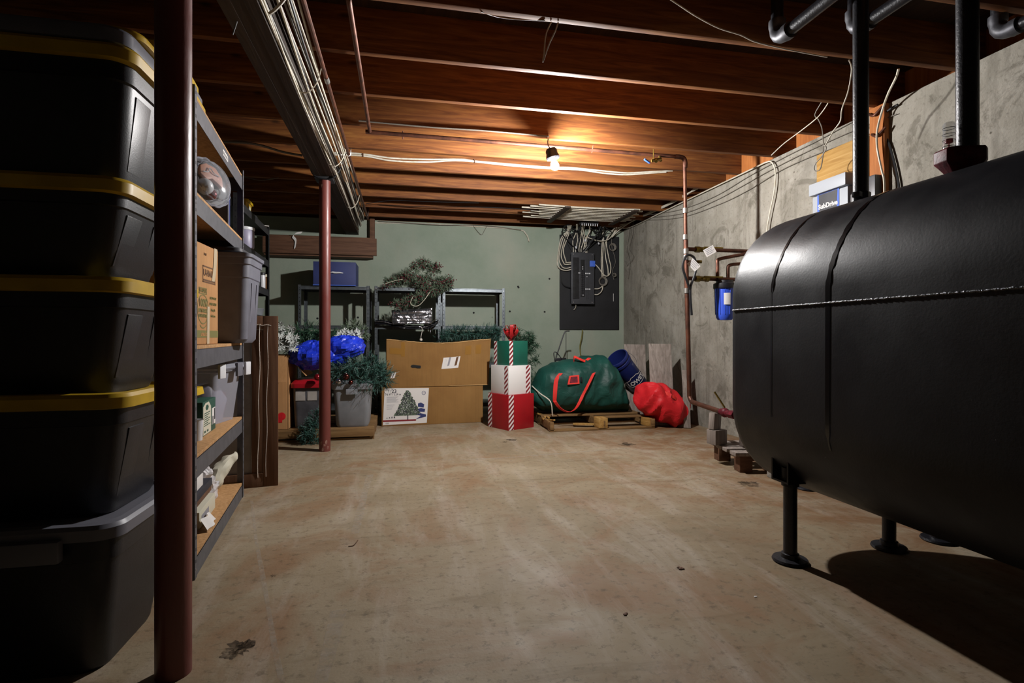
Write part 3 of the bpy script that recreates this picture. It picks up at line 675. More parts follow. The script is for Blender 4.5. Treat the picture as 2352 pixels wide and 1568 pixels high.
# ---------------------------------------------------------------- stack of storage totes
def tote(name, label, x1, y0, z0, h, w=.74, d=.47, body='black_plastic', lid='yellow_plastic', taper=.86, cat='storage tote', group='storage totes stacked by the near column', latch=None, ribs=True, lidh=.045):
    """x1: outer side of the lid, y0: front of the lid, z0 base, h total height with lid"""
    cx, cy = x1 - w / 2, y0 + d / 2; t = thing(name, label, cat, (cx, cy, z0), 0, group)
    T = Mx.Translation((cx, cy, z0)); hb = h - lidh * .6
    bw, bd = w - .035, d - .035
    mb = MB(); S = lambda k: rrect(bw * k + 0, bd - bw * (1 - k), .055, 5)
    mb.loft([(S(taper - .015), 0), (S(taper), .012), (S(taper + (1 - taper) * .8), hb * .8), (S(taper + (1 - taper) * .8 + .02), hb * .81), (S(1), hb)], T)
    b = mb.build('body', body, t, bevel=0)
    if ribs:
        for k, yo in enumerate((-.085, .085)):
            mb = MB(); xa, xb = bw * taper / 2, bw * (taper + (1 - taper) * .75) / 2
            mb.add([(xa - .01, yo - .045, .04), (xa - .01, yo + .045, .04), (xa + .004, yo + .040, .045), (xa + .004, yo - .040, .045),
                    (xb - .01, yo - .05, hb * .76), (xb - .01, yo + .05, hb * .76), (xb + .004, yo + .045, hb * .75), (xb + .004, yo - .045, hb * .75)],
                   [(0, 1, 2, 3), (7, 6, 5, 4), (3, 2, 6, 7), (0, 3, 7, 4), (1, 5, 6, 2)], T); mb.build('rib', body, t, bevel=.003)
    mb = MB(); L0 = lambda k: rrect(w + k, d + k, .06, 7)
    mb.loft([(L0(-.03), h - lidh), (L0(0), h - lidh + .003), (L0(.002), h - .012), (L0(-.012), h - .002), (L0(-.05), h), (L0(-.07), h - .01), (L0(-.1), h - .012)], T)
    mb.build('lid', lid, t)
    if latch:
        mb = MB(); lx = -.08 + w / 2 - .28 if latch == 'front' else 0
        mb.box(w / 2 - .30, w / 2 - .125, -d / 2 - .022, -d / 2 + .004, h - .088, h - .03, T); mb.build('latch', lid, t, bevel=.006)
    return t
def bare_lid(name, label, x1, y0, z0, h, mat, w=.74, d=.47):
    T = Mx.Translation((x1 - w / 2, y0 + d / 2, z0)); mb = MB(); L0 = lambda k: rrect(w + k, d + k, .06, 7)
    mb.loft([(L0(-.02), 0), (L0(0), .003), (L0(0), h - .012), (L0(-.012), h - .003), (L0(-.05), h)], T)
    return tag(mb.build(name, mat), label, 'lid', 'loose tote lids')
tote('storage_tote', 'black tote with a grey latched lid at the bottom of the near stack', -.745, 1.60, 0, .43, w=.80, d=.48, lid='grey_lid', latch='front', ribs=False)
tote('storage_tote', 'black tote with a yellow lid resting on the grey-lidded bottom tote', -.75, 1.645, .421, .352, d=.45)
tote('storage_tote', 'black tote with a yellow lid in the middle of the near stack', -.755, 1.655, .764, .333, d=.44)
tote('storage_tote', 'shorter black tote with a yellow lid, second from the top of the near stack', -.755, 1.655, 1.088, .286, d=.44, taper=.84)
tote('storage_tote', 'uppermost black tote of the near stack, right under the ceiling', -.735, 1.65, 1.364, .375, d=.44, taper=.9)
bare_lid('tote_lid', 'loose grey lid lying on the uppermost tote of the near stack', -.75, 1.655, 1.741, .05, 'grey_lid', d=.43)
bare_lid('tote_lid', 'loose yellow lid lying on top of the grey lid on the near stack', -.745, 1.72, 1.793, .03, 'yellow_plastic', d=.38)
# ---------------------------------------------------------------- boltless shelf unit
def shelf_unit(name, label, o, rz, L, D, H, levels, metal, board, lip=.075, post=.035, group=None, holes=True, bt=.014):
    t = thing(name, label, 'shelving unit', o, rz, group)
    B = lambda mb, n, m, **k: mb.build(n, m, t, world=False, **k)
    for px, sx in ((0, 1), (L, -1)):
        for py, sy in ((0, 1), (D, -1)):
            mb = MB(); th = .003; a, b = sorted((px, px + sx * post)); c, d = sorted((py, py + sy * th)); mb.box(a, b, c, d, 0, H)
            a, b = sorted((px, px + sx * th)); c, d = sorted((py, py + sy * post)); mb.box(a, b, c, d, 0, H); mb.cm = 1
            if holes:
                z = .06
                while z < H - .03:
                    mb.box(px + sx * (post * .5 - .0035), px + sx * (post * .5 + .0035), min(py - .0006 * sy, py), max(py - .0006 * sy, py) , z, z + .012)
                    mb.box(min(px - sx * .0006, px), max(px - sx * .0006, px), py + sy * (post * .5 - .0035), py + sy * (post * .5 + .0035), z, z + .012); z += .045
            B(mb, 'post', [metal, 'hole'])
    for z in levels:
        for py, s in ((0, 1), (D, -1)):
            mb = MB(); a, b = sorted((py + s * .0035, py + s * .0055)); mb.box(.004, L - .004, a, b, z - bt - lip, z - bt); a, b = sorted((py + s * .0035, py + s * .03)); mb.box(.004, L - .004, a, b, z - bt - .002, z - bt)
            mb.cm = 1
            for q in (.018, L - .018): mb.cyl((q, py - s * .001, z - bt - lip / 2), (q, py + s * .004, z - bt - lip / 2), .005, 8)
            B(mb, 'shelf_beam', [metal, 'screw'])
        for px, s in ((0, 1), (L, -1)):
            mb = MB(); a, b = sorted((px + s * .0035, px + s * .0055)); mb.box(a, b, .006, D - .006, z - bt - lip, z - bt); B(mb, 'shelf_beam', metal)
        mb = MB(); mb.box(.004, L - .004, .006, D - .006, z - bt, z); B(mb, 'shelf_board', board, bevel=.001)
    return t
U1 = V((-.77, 2.18, 0)); U1e = V((-.907, 3.36, 0)); ang1 = math.atan2(U1e.y - U1.y, U1e.x - U1.x); L1 = (U1e - U1).length
LV = [.085, .467, .893, 1.494, 1.862]
shelf_unit('shelving_unit', 'grey metal shelving unit with orange particle board shelves beside the near column', U1 + (U1e - U1) * .045, ang1, L1 * .955, .6, 1.89, LV, 'shelf_metal', 'particle')
X1 = Mx.Translation(U1) @ Mx.Rotation(ang1, 4, 'Z')     # local: x along the shelf, y depth, z up
def on1(a, b, z): return X1 @ V((a, b, z))
# ---- top board
bz = LV[4] + .001
def sl(name, label, a, b, z, h, mat, lx=.42, ly=.5):
    mb = MB(); L0 = lambda k: rrect(lx + k, ly + k, .06, 6); T = X1 @ Mx.Translation((a, b, z)); mb.loft([(L0(-.02), 0), (L0(0), .003), (L0(0), h - .01), (L0(-.02), h)], T)
    return tag(mb.build(name, mat), label, 'lid', 'loose tote lids')
sl('tote_lid', 'loose yellow lid lying on the top board of the near shelving unit', .17, .27, bz, .045, 'yellow_plastic')
sl('tote_lid', 'loose grey lid between two yellow lids on the top board of the near shelving unit', .16, .28, bz + .046, .035, 'grey_lid')
sl('tote_lid', 'loose yellow lid topping the small pile on the near shelving unit', .14, .29, bz + .082, .04, 'yellow_plastic')
# ---- sticker on the top beam
T = X1 @ Mx.Translation((.66, .0028, LV[4] - .05)) @ Mx.Rotation(R(90), 4, 'X'); mb = MB(); mb.box(-.06, .06, -.014, .014, 0, .0006, T)
st = tag(mb.build('sticker', 'white'), 'small white printed sticker on the uppermost shelf beam', 'sticker')
mb = MB()
for k in range(7): mb.box(-.052 + .015 * k, -.044 + .015 * k, -.009, .006, .0006, .001, T)
mb.build('print', 'ink', st)
# ---- second level: round clear pack
z = LV[3]
pc = atd(481, 419, 2.36); RP = pc.z - z - .002
t = thing('clear_round_pack', 'round clear plastic pack with peach coloured contents leaning at the edge of the second shelf', 'plastic pack', (pc.x, pc.y, z))
nx = V((math.cos(R(-27)), math.sin(R(-27)), .22)).normalized(); ux = V((0, 0, 1)).cross(nx).normalized(); uy = nx.cross(ux)
T = Mx(((ux.x, uy.x, nx.x, pc.x), (ux.y, uy.y, nx.y, pc.y), (ux.z, uy.z, nx.z, pc.z), (0, 0, 0, 1)))
mb = MB(); mb.lathe([(RP - .004, 0), (RP - .012, .012), (RP - .024, .02), (RP - .03, .036), (RP * .6, .046), (.002, .048)], 40, T, caps=False); mb.build('dome', 'clear', t)
for r_, o_, w_ in ((RP - .006, .002, .0055), (RP - .026, .022, .003)):
    mb = MB(); mb.tube([T @ V(((r_ + .002 * math.sin(k * 1.7)) * math.cos(2 * PI * k / 48), (r_ + .002 * math.sin(k * 1.7)) * math.sin(2 * PI * k / 48), o_ + .003 * math.sin(k * 2.3))) for k in range(48)], w_, 6, closed=True); mb.build('rim', 'clear_frost', t)
mb = MB(); mb.lathe([(RP - .01, -.012), (RP - .008, -.002)], 40, T); mb.build('tray', 'panel_grey', t)
mb = MB(); mb.prism([(-.055, .06), (-.02, .078), (.03, .07), (.06, .03), (.055, -.02), (.03, -.005), (.0, .012), (-.03, .0), (-.06, .02)], .0, .02, T); mb.build('contents', 'peach', t, bevel=.006)
mb = MB(); mb.sphere(T @ V((-.045, -.035, .012)), .036, 14, 9, (1, 1, 1)); mb.build('contents', 'white_shiny', t)
mb = MB(); mb.sphere(T @ V((-.012, -.06, .008)), .025, 12, 8); mb.build('contents', 'red_ball', t)
mb = MB(); mb.tube(cr([T @ V(p) for p in ((-.05, .03, .024), (-.025, .034, .026), (-.01, .055, .026), (.008, .036, .026), (.04, .03, .024))], 5), .0025, 5); mb.build('contents_edge', 'white_shiny', t)
# things further along that shelf
mb = MB(); mb.box(1.0, 1.03, .05, .35, z + .001, z + .285, X1); tag(mb.build('flat_panel', 'shelf_metal', bevel=.004), 'thin grey panel standing on edge on the second shelf near the end post', 'panel')
mb = MB(); mb.box(1.04, 1.12, .06, .32, z + .001, z + .27, X1); tag(mb.build('blue_box', 'navy', bevel=.004), 'dark blue box standing at the end of the second shelf', 'box')
mb = MB(); mb.box(.3, .92, .22, .55, z + .001, z + .26, X1); tag(mb.build('dark_box', 'dark_metal', bevel=.006), 'dark box at the back of the second shelf behind the clear pack', 'box')
# ---- third level: moving carton and slate bin
z = LV[2] + .001
CX, CYb = -.862, 2.774
t = thing('moving_carton', 'orange cardboard moving carton with olive print standing on the third shelf', 'cardboard box', (-1.06, 2.55, z))
mb = MB(); mb.box(-1.26, CX, 2.335, CYb, z, z + .445); mb.build('carton', 'card_orange', t, bevel=.008)
Tf = Mx(((0, 0, 1, CX + .0004), (1, 0, 0, 0), (0, 1, 0, z), (0, 0, 0, 1)))       # x along Y, y up, z out of the face
mb = MB(); mb.box(2.34, CYb - .006, .03, .062, -.0002, .0006, Tf); bd = mb.build('print_band', 'print', t)
text('uhaul.com', .026, 'card_orange', bd, Tf @ Mx.Translation((2.6, .046, .0008)), 'lettering', bold=.0008)
def ring2(c, rx, ry, w_, mat, n=40, a0=0, a1=360, z_=.0006):
    mb = MB(); rows = []
    for k in range(n + 1):
        a = R(a0 + (a1 - a0) * k / n); rows.append([Tf @ V((c[0] + rx * math.cos(a), c[1] + ry * math.sin(a), z_)), Tf @ V((c[0] + (rx - w_) * math.cos(a), c[1] + (ry - w_) * math.sin(a), z_))])
    mb.grid(rows); return mb
def boxline(x0, x1, y0, y1, w_):
    mb = MB()
    for a in ((x0, x1, y0, y0 + w_), (x0, x1, y1 - w_, y1), (x0, x0 + w_, y0, y1), (x1 - w_, x1, y0, y1)): mb.box(*a, 0, .0006, Tf)
    return mb
boxline(2.57, 2.73, .275, .35, .006).build('print_frame', 'print_brown', t); text('U-HAUL', .04, 'print_brown', t, Tf @ Mx.Translation((2.65, .318, .0006)), 'lettering', bold=.001)
mb = MB(); mb.box(2.58, 2.72, .283, .29, 0, .0006, Tf); mb.build('print_bar', 'print_brown', t)
text('EASY', .016, 'print_brown', t, Tf @ Mx.Translation((2.60, .40, .0006)), 'lettering')
boxline(2.525, 2.62, .222, .25, .004).build('print_frame', 'print', t); text('U-HAUL', .022, 'print', t, Tf @ Mx.Translation((2.5725, .236, .0006)), 'lettering', bold=.0006)
ring2((2.575, .155), .068, .066, .005, 'print').build('print_ring', 'print', t); ring2((2.575, .145), .068, .075, .005, 'print', a0=235, a1=305).build('print_ring', 'print', t)
text('100%', .046, 'print', t, Tf @ Mx.Translation((2.575, .182, .0006)), 'lettering', bold=.0014)
text('BUY-BACK', .022, 'print', t, Tf @ Mx.Translation((2.575, .148, .0006)), 'lettering', bold=.001)
text('GUARANTEE', .018, 'print', t, Tf @ Mx.Translation((2.575, .126, .0006)), 'lettering', bold=.001)
for k, s_ in enumerate(('NEED BOX?', 'SAME PLANT', 'Bring Us', 'the Extra')): text(s_, .016, 'print', t, Tf @ Mx.Translation((2.70, .21 - .027 * k, .0006)), 'lettering', bold=.0004)
for pp, w_ in ((((2.735, .446, .001), (2.728, .40, .002), (2.715, .33, .0015), (2.70, .29, .001)), .04), (((2.64, .17, .001), (2.637, .08, .001), (2.635, .002, .001)), .03)):
    mb = MB(); mb.strip([Tf @ V(p) for p in pp], V((0, 1, 0)), w_, .0007); mb.build('packing_tape', 'clear_tape', t)
mb = MB(); mb.box(CX + .0015, CX + .03, 2.33, 2.44, z + .196, z + .232); tag(mb.build('yellow_block', 'yellow_plastic', bevel=.006), 'small yellow plastic piece against the printed face of the moving carton', 'plastic piece')
t = thing('slate_bin', 'tall slate grey plastic bin standing at the end of the third shelf', 'storage bin', (-.985, 3.14, z))
Tb = Mx.Translation((-.985, 3.145, z)) @ Mx.Rotation(R(2), 4, 'Z')
S = lambda w_, d_: rrect(w_, d_, .045, 6)
mb = MB(); mb.loft([(S(.32, .235), 0), (S(.35, .265), .02), (S(.375, .305), .34), (S(.385, .315), .345), (S(.388, .318), .41), (S(.40, .332), .414), (S(.402, .335), .445), (S(.418, .35), .45), (S(.42, .352), .468)], Tb); mb.build('body', 'bin_grey', t)
for y_ in (-.055, .055):
    mb = MB(); mb.add([Tb @ V(p) for p in ((.168, y_ - .012, .03), (.168, y_ + .012, .03), (.174, y_ + .009, .035), (.174, y_ - .009, .035), (.18, y_ - .014, .325), (.18, y_ + .014, .325), (.191, y_ + .011, .32), (.191, y_ - .011, .32))], [(0, 1, 2, 3), (7, 6, 5, 4), (3, 2, 6, 7), (0, 3, 7, 4), (1, 5, 6, 2)]); mb.build('rib', 'bin_grey', t)
t2 = thing('bin_lid', 'dark grey lid lying loosely over the slate bin on the third shelf', 'lid', (-1.0, 3.15, z + .47))
Tl = Tb @ Mx.Translation((-.03, .03, .4695)); mb = MB(); mb.loft([(S(.40, .34), .0), (S(.41, .35), .008), (S(.37, .33), .012), (S(.36, .32), .03), (S(.33, .29), .036)], Tl); mb.build('lid_shell', 'panel_grey', t2)
# ---- fourth level
z = LV[1] + .001
t = thing('clear_tote', 'cloudy clear plastic tote with white latches at the end of the fourth shelf', 'storage tote', (-1.12, 3.16, z))
Tt = Mx.Translation((-1.125, 3.165, z)) @ Mx.Rotation(R(-9), 4, 'Z')
mb = MB(); mb.loft([(rrect(.36, .25, .03), 0), (rrect(.42, .30, .035), .27), (rrect(.45, .33, .035), .275), (rrect(.45, .33, .035), .285)], Tt, cap1=False); mb.build('tub', 'clear_frost', t)
mb = MB(); mb.loft([(rrect(.47, .35, .035), .286), (rrect(.48, .36, .035), .294), (rrect(.47, .35, .035), .315), (rrect(.40, .28, .03), .313)], Tt); mb.build('lid', 'clear_frost', t)
for y_, m_ in ((.04, 'grey_lid'), (-.15, 'white_shiny'), (.14, 'white_shiny')): mb = MB(); mb.box(.236, .25, y_ - .03, y_ + .03, .245, .318, Tt); mb.build('latch', m_, t, bevel=.004)
mb = MB(); mb.loft([(rrect(.30, .19, .05), .004), (rrect(.33, .22, .06), .12), (rrect(.26, .16, .08), .2)], Tt); rough_mb(mb, .02, 9, 3); mb.build('contents', 'purple_grey', t)
mb = MB(); mb.box(.02, .15, -.02, .1, .05, .16, Tt); mb.build('contents', 'red_ball', t, bevel=.02)
t = thing('yellow_lidded_box', 'dark box with a yellow lid on the fourth shelf beside the near column', 'storage box', (-1.12, 2.5, z))
mb = MB(); mb.loft([(rrect(.32, .30, .03), 0), (rrect(.36, .34, .03), .19)], Mx.Translation((-1.13, 2.45, z))); mb.build('body', 'black_plastic', t)
mb = MB(); mb.loft([(rrect(.40, .46, .03), .191), (rrect(.42, .48, .03), .196), (rrect(.41, .47, .03), .228), (rrect(.36, .4, .03), .232)], Mx.Translation((-1.115, 2.505, z))); mb.build('lid', 'yellow_plastic', t)
t = thing('green_carton', 'small dark green carton with a cream label on the fourth shelf', 'carton', (-.93, 2.8, z))
ga = math.atan2(.29, -.029); Tc = Mx.Translation((-.898, 2.68, z)) @ Mx.Rotation(ga, 4, 'Z')
mb = MB(); mb.box(0, .25, 0, .07, 0, .158, Tc); c_ = mb.build('carton', 'green_carton', t, bevel=.002)
Tf = Tc @ Mx.Translation((0, -.0006, 0)) @ Mx.Rotation(R(90), 4, 'X')
mb = MB(); mb.prism([(.004, .004), (.15, .004), (.15, .125), (.11, .15), (.05, .15), (.004, .135)], 0, .0006, Tf); lb = mb.build('label', 'cream', t)
mb = MB()
for k in range(7): mb.box(.02, .135 - .02 * (k % 3), .1 - .0095 * k, .104 - .0095 * k, .0006, .001, Tf)
mb.box(.02, .05, .012, .022, .0006, .001, Tf); mb.box(.07, .1, .012, .022, .0006, .001, Tf); mb.prism([(.075 + .03 * math.cos(R(60 * k)), .127 + .014 * math.sin(R(60 * k))) for k in range(6)], .0006, .001, Tf); mb.build('print', 'green_carton', lb)
mb = MB(); mb.box(.17, .24, .03, .11, 0, .0006, Tf); mb.build('picture', 'white', t)
mb = MB(); mb.box(.18, .2, .03, .07, .0006, .001, Tf); mb.box(.215, .235, .05, .105, .0006, .001, Tf); mb.build('picture', 'ink', t)
t = thing('white_cup', 'white plastic cup standing on the fourth shelf by the green carton', 'cup', (-.90, 2.585, z))
mb = MB(); T = Mx.Translation((-.90, 2.6, z)); mb.lathe([(.026, 0), (.03, .09), (.032, .092), (.029, .09), (.024, .004)], 20, T, caps=False); mb.build('body', 'white_shiny', t)
# ---- bottom level
z = LV[0] + .001
t = thing('plastic_bag', 'crumpled white plastic bag slumped on the bottom shelf', 'plastic bag', (-1.05, 3.0, z))
rows = []
for i in range(26):
    f = i / 25; r0 = .155 * (1 - .12 * f) * (1 if f < .6 else 1 - (f - .6) * 1.5); row = []
    for k in range(41):
        a = 2 * PI * k / 40; q = V((math.cos(a) * .8, math.sin(a) * 1.0, 0)) * r0; q.z = .26 * f
        n = NZ.noise_vector(V((math.cos(a) * 2, math.sin(a) * 2, f * 3))); n2 = NZ.noise(V((math.cos(a) * 4, math.sin(a) * 4, f * 5 + 3))); q += (n * .03 + V((math.cos(a), math.sin(a), .3)) * (.02 - abs(n2) * .06)) * min(1, f * 5)
        q.z = max(q.z, .0); row.append(V((-1.075, 3.03, z)) + q + V((0, -f * .16, 0)))
    rows.append(row)
mb = MB(); mb.grid(rows); mb.add(rows[-1][:-1], [tuple(range(40))]); mb.build('bag', 'plastic_bag', t, angle=18)
t = thing('paper_wad', 'rolled wad of cream paper propped on the bottom shelf near the end post', 'paper roll', (-1.0, 3.22, z))
P = [V((-1.0, 3.16, z + .022)), V((-1.0, 3.19, z + .07)), V((-.985, 3.235, z + .115)), V((-.96, 3.29, z + .145)), V((-.94, 3.33, z + .165))]
pth = cr(P, 5); mb = MB(); mb.tube(pth, [.02 + .022 * math.sin(PI * min(1, .15 + k / len(pth))) for k in range(len(pth))], 12); rough_mb(mb, .014, 22, 2); mb.build('roll', 'cream', t, angle=25)
t = thing('printed_box', 'flat cream printed box on the bottom shelf under the papers', 'box', on1(.5, .2, z))
mb = MB(); mb.box(.38, .70, .055, .40, z, z + .075, X1); mb.build('box', 'cream', t, bevel=.003)
mb = MB(); mb.box(.42, .56, .0542, .0549, z + .02, z + .05, X1); mb.build('print', 'inkgrey', t)
for zz, h_, a0, a1, b0, m_, nm, lab, ct in ((.077, .028, .40, .74, .08, 'plank_brown', 'brown_folder', 'brown folder lying on the flat cream printed box', 'folder'), (.107, .016, .38, .68, .085, 'white', 'papers', 'white sheaf of papers under the black folder on the bottom shelf', 'papers'), (.125, .035, .3, .66, .06, 'ink', 'black_folder', 'thick black folder lying on the white papers on the bottom shelf', 'folder'), (.162, .055, .22, .52, .07, 'white', 'box_lid', 'white shallow box lid topping the papers on the bottom shelf', 'box lid')):
    mb = MB(); mb.box(a0, a1, b0, b0 + .3, z + zz, z + zz + h_, X1); tag(mb.build(nm, m_, bevel=.003), lab, ct)
rows = [[on1(.34 + .17 * f, .012 + .028 * g + .008 * math.sin(f * 9), z + .002 + .05 * g * (1 - .3 * f)) for f in [i / 9 for i in range(10)]] for g in (0, .35, .7, 1)]
mb = MB(); mb.grid(rows); tag(mb.build('crumpled_sheet', 'white'), 'crumpled white paper sheet on the edge of the bottom shelf', 'paper')
# ---------------------------------------------------------------- framed screen leaning at the end of the shelf
t = thing('framed_screen', 'tall brown wooden frame with a grey screen standing at the end of the shelving', 'window screen', (-.95, 3.58, 0))
pr = atz(639, 1113, 0); pl = V((-1.35, pr.y - .11, 0)); dx = (pl - pr).normalized(); nn = V((dx.y, -dx.x, 0))
if nn.y > 0: nn = -nn
zt = 1.055; Wd = (pl - pr).length
Tq = frame(pr + V((0, .0, .001)), dx, (0, 0, 1))
def fb(x0, x1, y0, y1, z0, z1, n, m, p=t, bv=.002): mb = MB(); mb.box(x0, x1, y0, y1, z0, z1, Tq); return mb.build(n, m, p, bevel=bv)
s_ = 1 if Tq.to_3x3().col[2].dot(nn) > 0 else -1
def zz(a, b): return (a, b) if s_ > 0 else (-b, -a)
fb(0, .085, 0, zt, *zz(-.015, .015), 'stile', 'door_wood'); fb(Wd - .085, Wd, 0, zt, *zz(-.015, .015), 'stile', 'door_wood')
fb(.086, Wd - .086, 0, .085, *zz(-.015, .015), 'rail', 'door_wood'); fb(.086, Wd - .086, zt - .085, zt, *zz(-.015, .015), 'rail', 'door_wood')
fb(.086, .15, .086, zt - .086, *zz(-.01, .008), 'inner_stile', 'door_wood')
fb(.151, Wd - .086, .086, zt - .086, *zz(-.003, .001), 'screen', 'screen', bv=0)
for x in (.057, .103):
    mb = MB(); mb.tube([Tq @ V((x + .003 * math.sin(k * 1.1) + (.012 * (1 - k / 14)), .06 + (zt - .11) * k / 14, .0185 * s_)) for k in range(15)], .0016 if x < .09 else .0024, 5); mb.build('string', 'string', t)
mb = MB(); mb.tube([Tq @ V((.04 + .12 * k / 5, zt - .06 + .006 * (k % 2), .018 * s_)) for k in range(6)], .0025, 5); mb.build('string', 'string', t)
# ---------------------------------------------------------------- second, dark shelf unit further back
a2 = aty(547, 452, 4.3); e2 = aty(619, 517, 5.55); o2 = V((a2.x, a2.y, 0)); v2 = V((e2.x - a2.x, e2.y - a2.y, 0)); ang2 = math.atan2(v2.y, v2.x)
LV2 = [.12, .65, 1.12, 1.38, 1.66, 1.965]
shelf_unit('shelving_unit', 'dark metal shelving unit further back along the side wall', o2, ang2, v2.length, .42, 2.0, LV2, 'dark_metal', 'dark_metal', lip=.05)
X2 = Mx.Translation(o2) @ Mx.Rotation(ang2, 4, 'Z')
def at2(u, v, dep):   # point on the plane 'dep' behind the front of that unit
    n = X2.to_3x3() @ V((0, 1, 0)); p0 = X2 @ V((0, dep, 0)); r = ray(u, v); return V((0, 0, CZ)) + r * ((p0 - V((0, 0, CZ))).dot(n) / r.dot(n))
def l2(p): return X2.inverted() @ p
q = l2(at2(572, 470, .06)); zt2 = LV2[5] + .001
t = thing('yellow_tub', 'yellow plastic tub on top of the dark shelving unit', 'tub', X2 @ V((q.x, .1, zt2)))
T = X2 @ Mx.Translation((q.x, .13, zt2)); mb = MB(); mb.loft([(rrect(.17, .13, .02), 0), (rrect(.19, .15, .02), .1)], T); mb.build('body', 'yellow_plastic', t)
mb = MB(); mb.loft([(rrect(.21, .17, .02), .1), (rrect(.215, .175, .02), .105), (rrect(.21, .17, .02), .122)], T); mb.build('lid', 'yellow_plastic', t)
mb = MB(); mb.box(-.04, .04, -.075, -.0725, .03, .08, T); mb.build('label', 'cream', t)
for k, (dx_, h_) in enumerate(((-.17, .13), (-.23, .11))):
    mb = MB(); mb.lathe([(.028, 0), (.03, h_ * .7), (.012, h_ * .82), (.012, h_)], 14, X2 @ Mx.Translation((q.x + dx_, .1, zt2))); tag(mb.build('bottle', 'black_plastic'), ('small dark bottle next to the yellow tub on the dark unit', 'small dark bottle second from the yellow tub on the dark unit')[k], 'bottle')
mb = MB(); mb.sphere((0, 0, 0), .06, 12, 8, (1.6, .8, .5)); rough_mb(mb, .025, 25, 1); mb.v = [X2 @ (p + V((q.x + .28, .1, zt2 + .042))) for p in mb.v]; tag(mb.build('foil_wad', 'foil'), 'crumpled silver foil on top of the dark shelving unit', 'foil')
mb = MB(); T = X2 @ Mx.Translation((q.x + .52, .05, zt2 + .002)) @ Mx.Rotation(R(30), 4, 'Z'); mb.box(-.1, .1, -.025, .025, 0, .006, T); tag(mb.build('white_strip', 'white'), 'white strip sticking out on top of the dark shelving unit', 'strip')
def jar(u, v, dep, lvl, r, h, mat, lab, name='jar', lidm=None, grp=None):
    dep = min(.06, max(.045, r + .012)); q = l2(at2(u, v, dep)); q.x = min(q.x, v2.length - r - .012); T = X2 @ Mx.Translation((q.x, dep, LV2[lvl] + .001)); t = thing(name, lab, name.split('_')[-1], X2 @ V((q.x, dep, LV2[lvl] + .001)))
    mb = MB(); mb.lathe([(r * .93, 0), (r, .01), (r * 1.02, h * .9), (r * .95, h)], 20, T); mb.build('body', mat, t)
    if lidm: mb = MB(); mb.lathe([(r * 1.04, h), (r * 1.06, h + .004), (r * 1.06, h + .022), (r * .98, h + .026)], 20, T); mb.build('lid', lidm, t)
    return t
jar(563, 548, .1, 4, .07, .15, 'purple_grey', 'cloudy plastic jar on the dark unit just above the slate bin', lidm='white_shiny')
jar(603, 640, .12, 3, .025, .13, 'white_shiny', 'slim white bottle on the dark shelving unit', 'white_bottle', 'dark_metal')
jar(612, 640, .14, 3, .028, .12, 'print_brown', 'small brown tin on the dark shelving unit', 'tin', 'cream')
jar(593, 640, .1, 3, .025, .11, 'black_plastic', 'small black can on the dark shelving unit', 'can')
t = thing('plastic_tub', 'grey plastic pail low on the dark unit with a cup standing on it', 'pail', X2 @ V((v2.length - .165, .135, LV2[2])))
zz2 = LV2[2] + .001; T = X2 @ Mx.Translation((v2.length - .165, .135, zz2)); mb = MB(); mb.lathe([(.1, 0), (.115, .06), (.12, .065), (.115, .07)], 22, T); mb.build('body', 'tote_grey', t)
mb = MB(); mb.tube(cr([T @ V(p) for p in ((-.118, 0, .06), (-.06, -.02, .1), (.06, -.02, .1), (.118, 0, .06))], 5), .003, 5); mb.build('handle', 'screw', t)
t = thing('paint_cup', 'white and dark printed cup standing on the grey pail of the dark unit', 'cup', T @ V((0, 0, .071)))
mb = MB(); mb.lathe([(.05, .071), (.058, .19), (.06, .195), (.055, .195)], 20, T); mb.build('body', 'white_shiny', t)
mb = MB(); rows = [[T @ V((r_ * math.cos(R(a)), r_ * math.sin(R(a)), z_)) for a in range(-75, 10, 12)] for r_, z_ in ((.0505, .073), (.0587, .188))]; mb.grid(rows); mb.build('label', 'green_carton', t)
# ---------------------------------------------------------------- pallets
def pallet(label, cx, y0, w, d, h, tops, fronts, rz=0, seed=1, cat='pallet'):
    t = thing('wooden_pallet', label, 'pallet', (cx, y0, 0), rz); r_ = random.Random(seed); T = mat_of(t)
    for x in (-w / 2 + .02, 0, w / 2 - .02):
        mb = MB(); mb.box(x - .019, x + .019, .0, d, .018, h - .0165, T); mb.build('stringer', 'pallet', t, bevel=.004)
    for y, x0, x1, rot in tops:
        mb = MB(); mb.box(x0, x1, -.045, .045, h - .016, h, T @ Mx.Translation((0, y, 0)) @ Mx.Rotation(R(rot), 4, 'Z')); mb.build('top_board', 'pallet', t, bevel=.003)
    for y in fronts:
        mb = MB(); mb.box(-w / 2, w / 2, y - .045, y + .045, .001, .0175, T); mb.build('bottom_board', 'pallet', t, bevel=.003)
    return t
tp = [(.045 + .115 * k, -.45, .45, 0) for k in range(8)]
P1 = pallet('wooden pallet under the Christmas greenery, behind the red steel column', -.705, 4.98, .9, .86, .105, tp, (.05, .43, .81))
mb = MB(); mb.box(-.45, .45, -.016, -.001, .03, .1, mat_of(P1)); mb.build('front_board', 'pallet', P1, bevel=.003)
tp = [(.87 - .12 * k, -.55, .55, 0) for k in range(5)] + [(.18, -.02, .55, 0)]
P2 = pallet('broken wooden pallet with missing front boards under the green duffel bag', 1.95, 4.99, 1.1, .92, .112, tp, (.05, .46, .87), seed=4)
for x in (.0, .52):
    mb = MB(); mb.box(x - .05, x + .045, .0, .13, .019, .12 if x == 0 else .1, mat_of(P2) @ Mx.Rotation(R(3), 4, 'Z')); mb.build('block', 'pine', P2, bevel=.006)
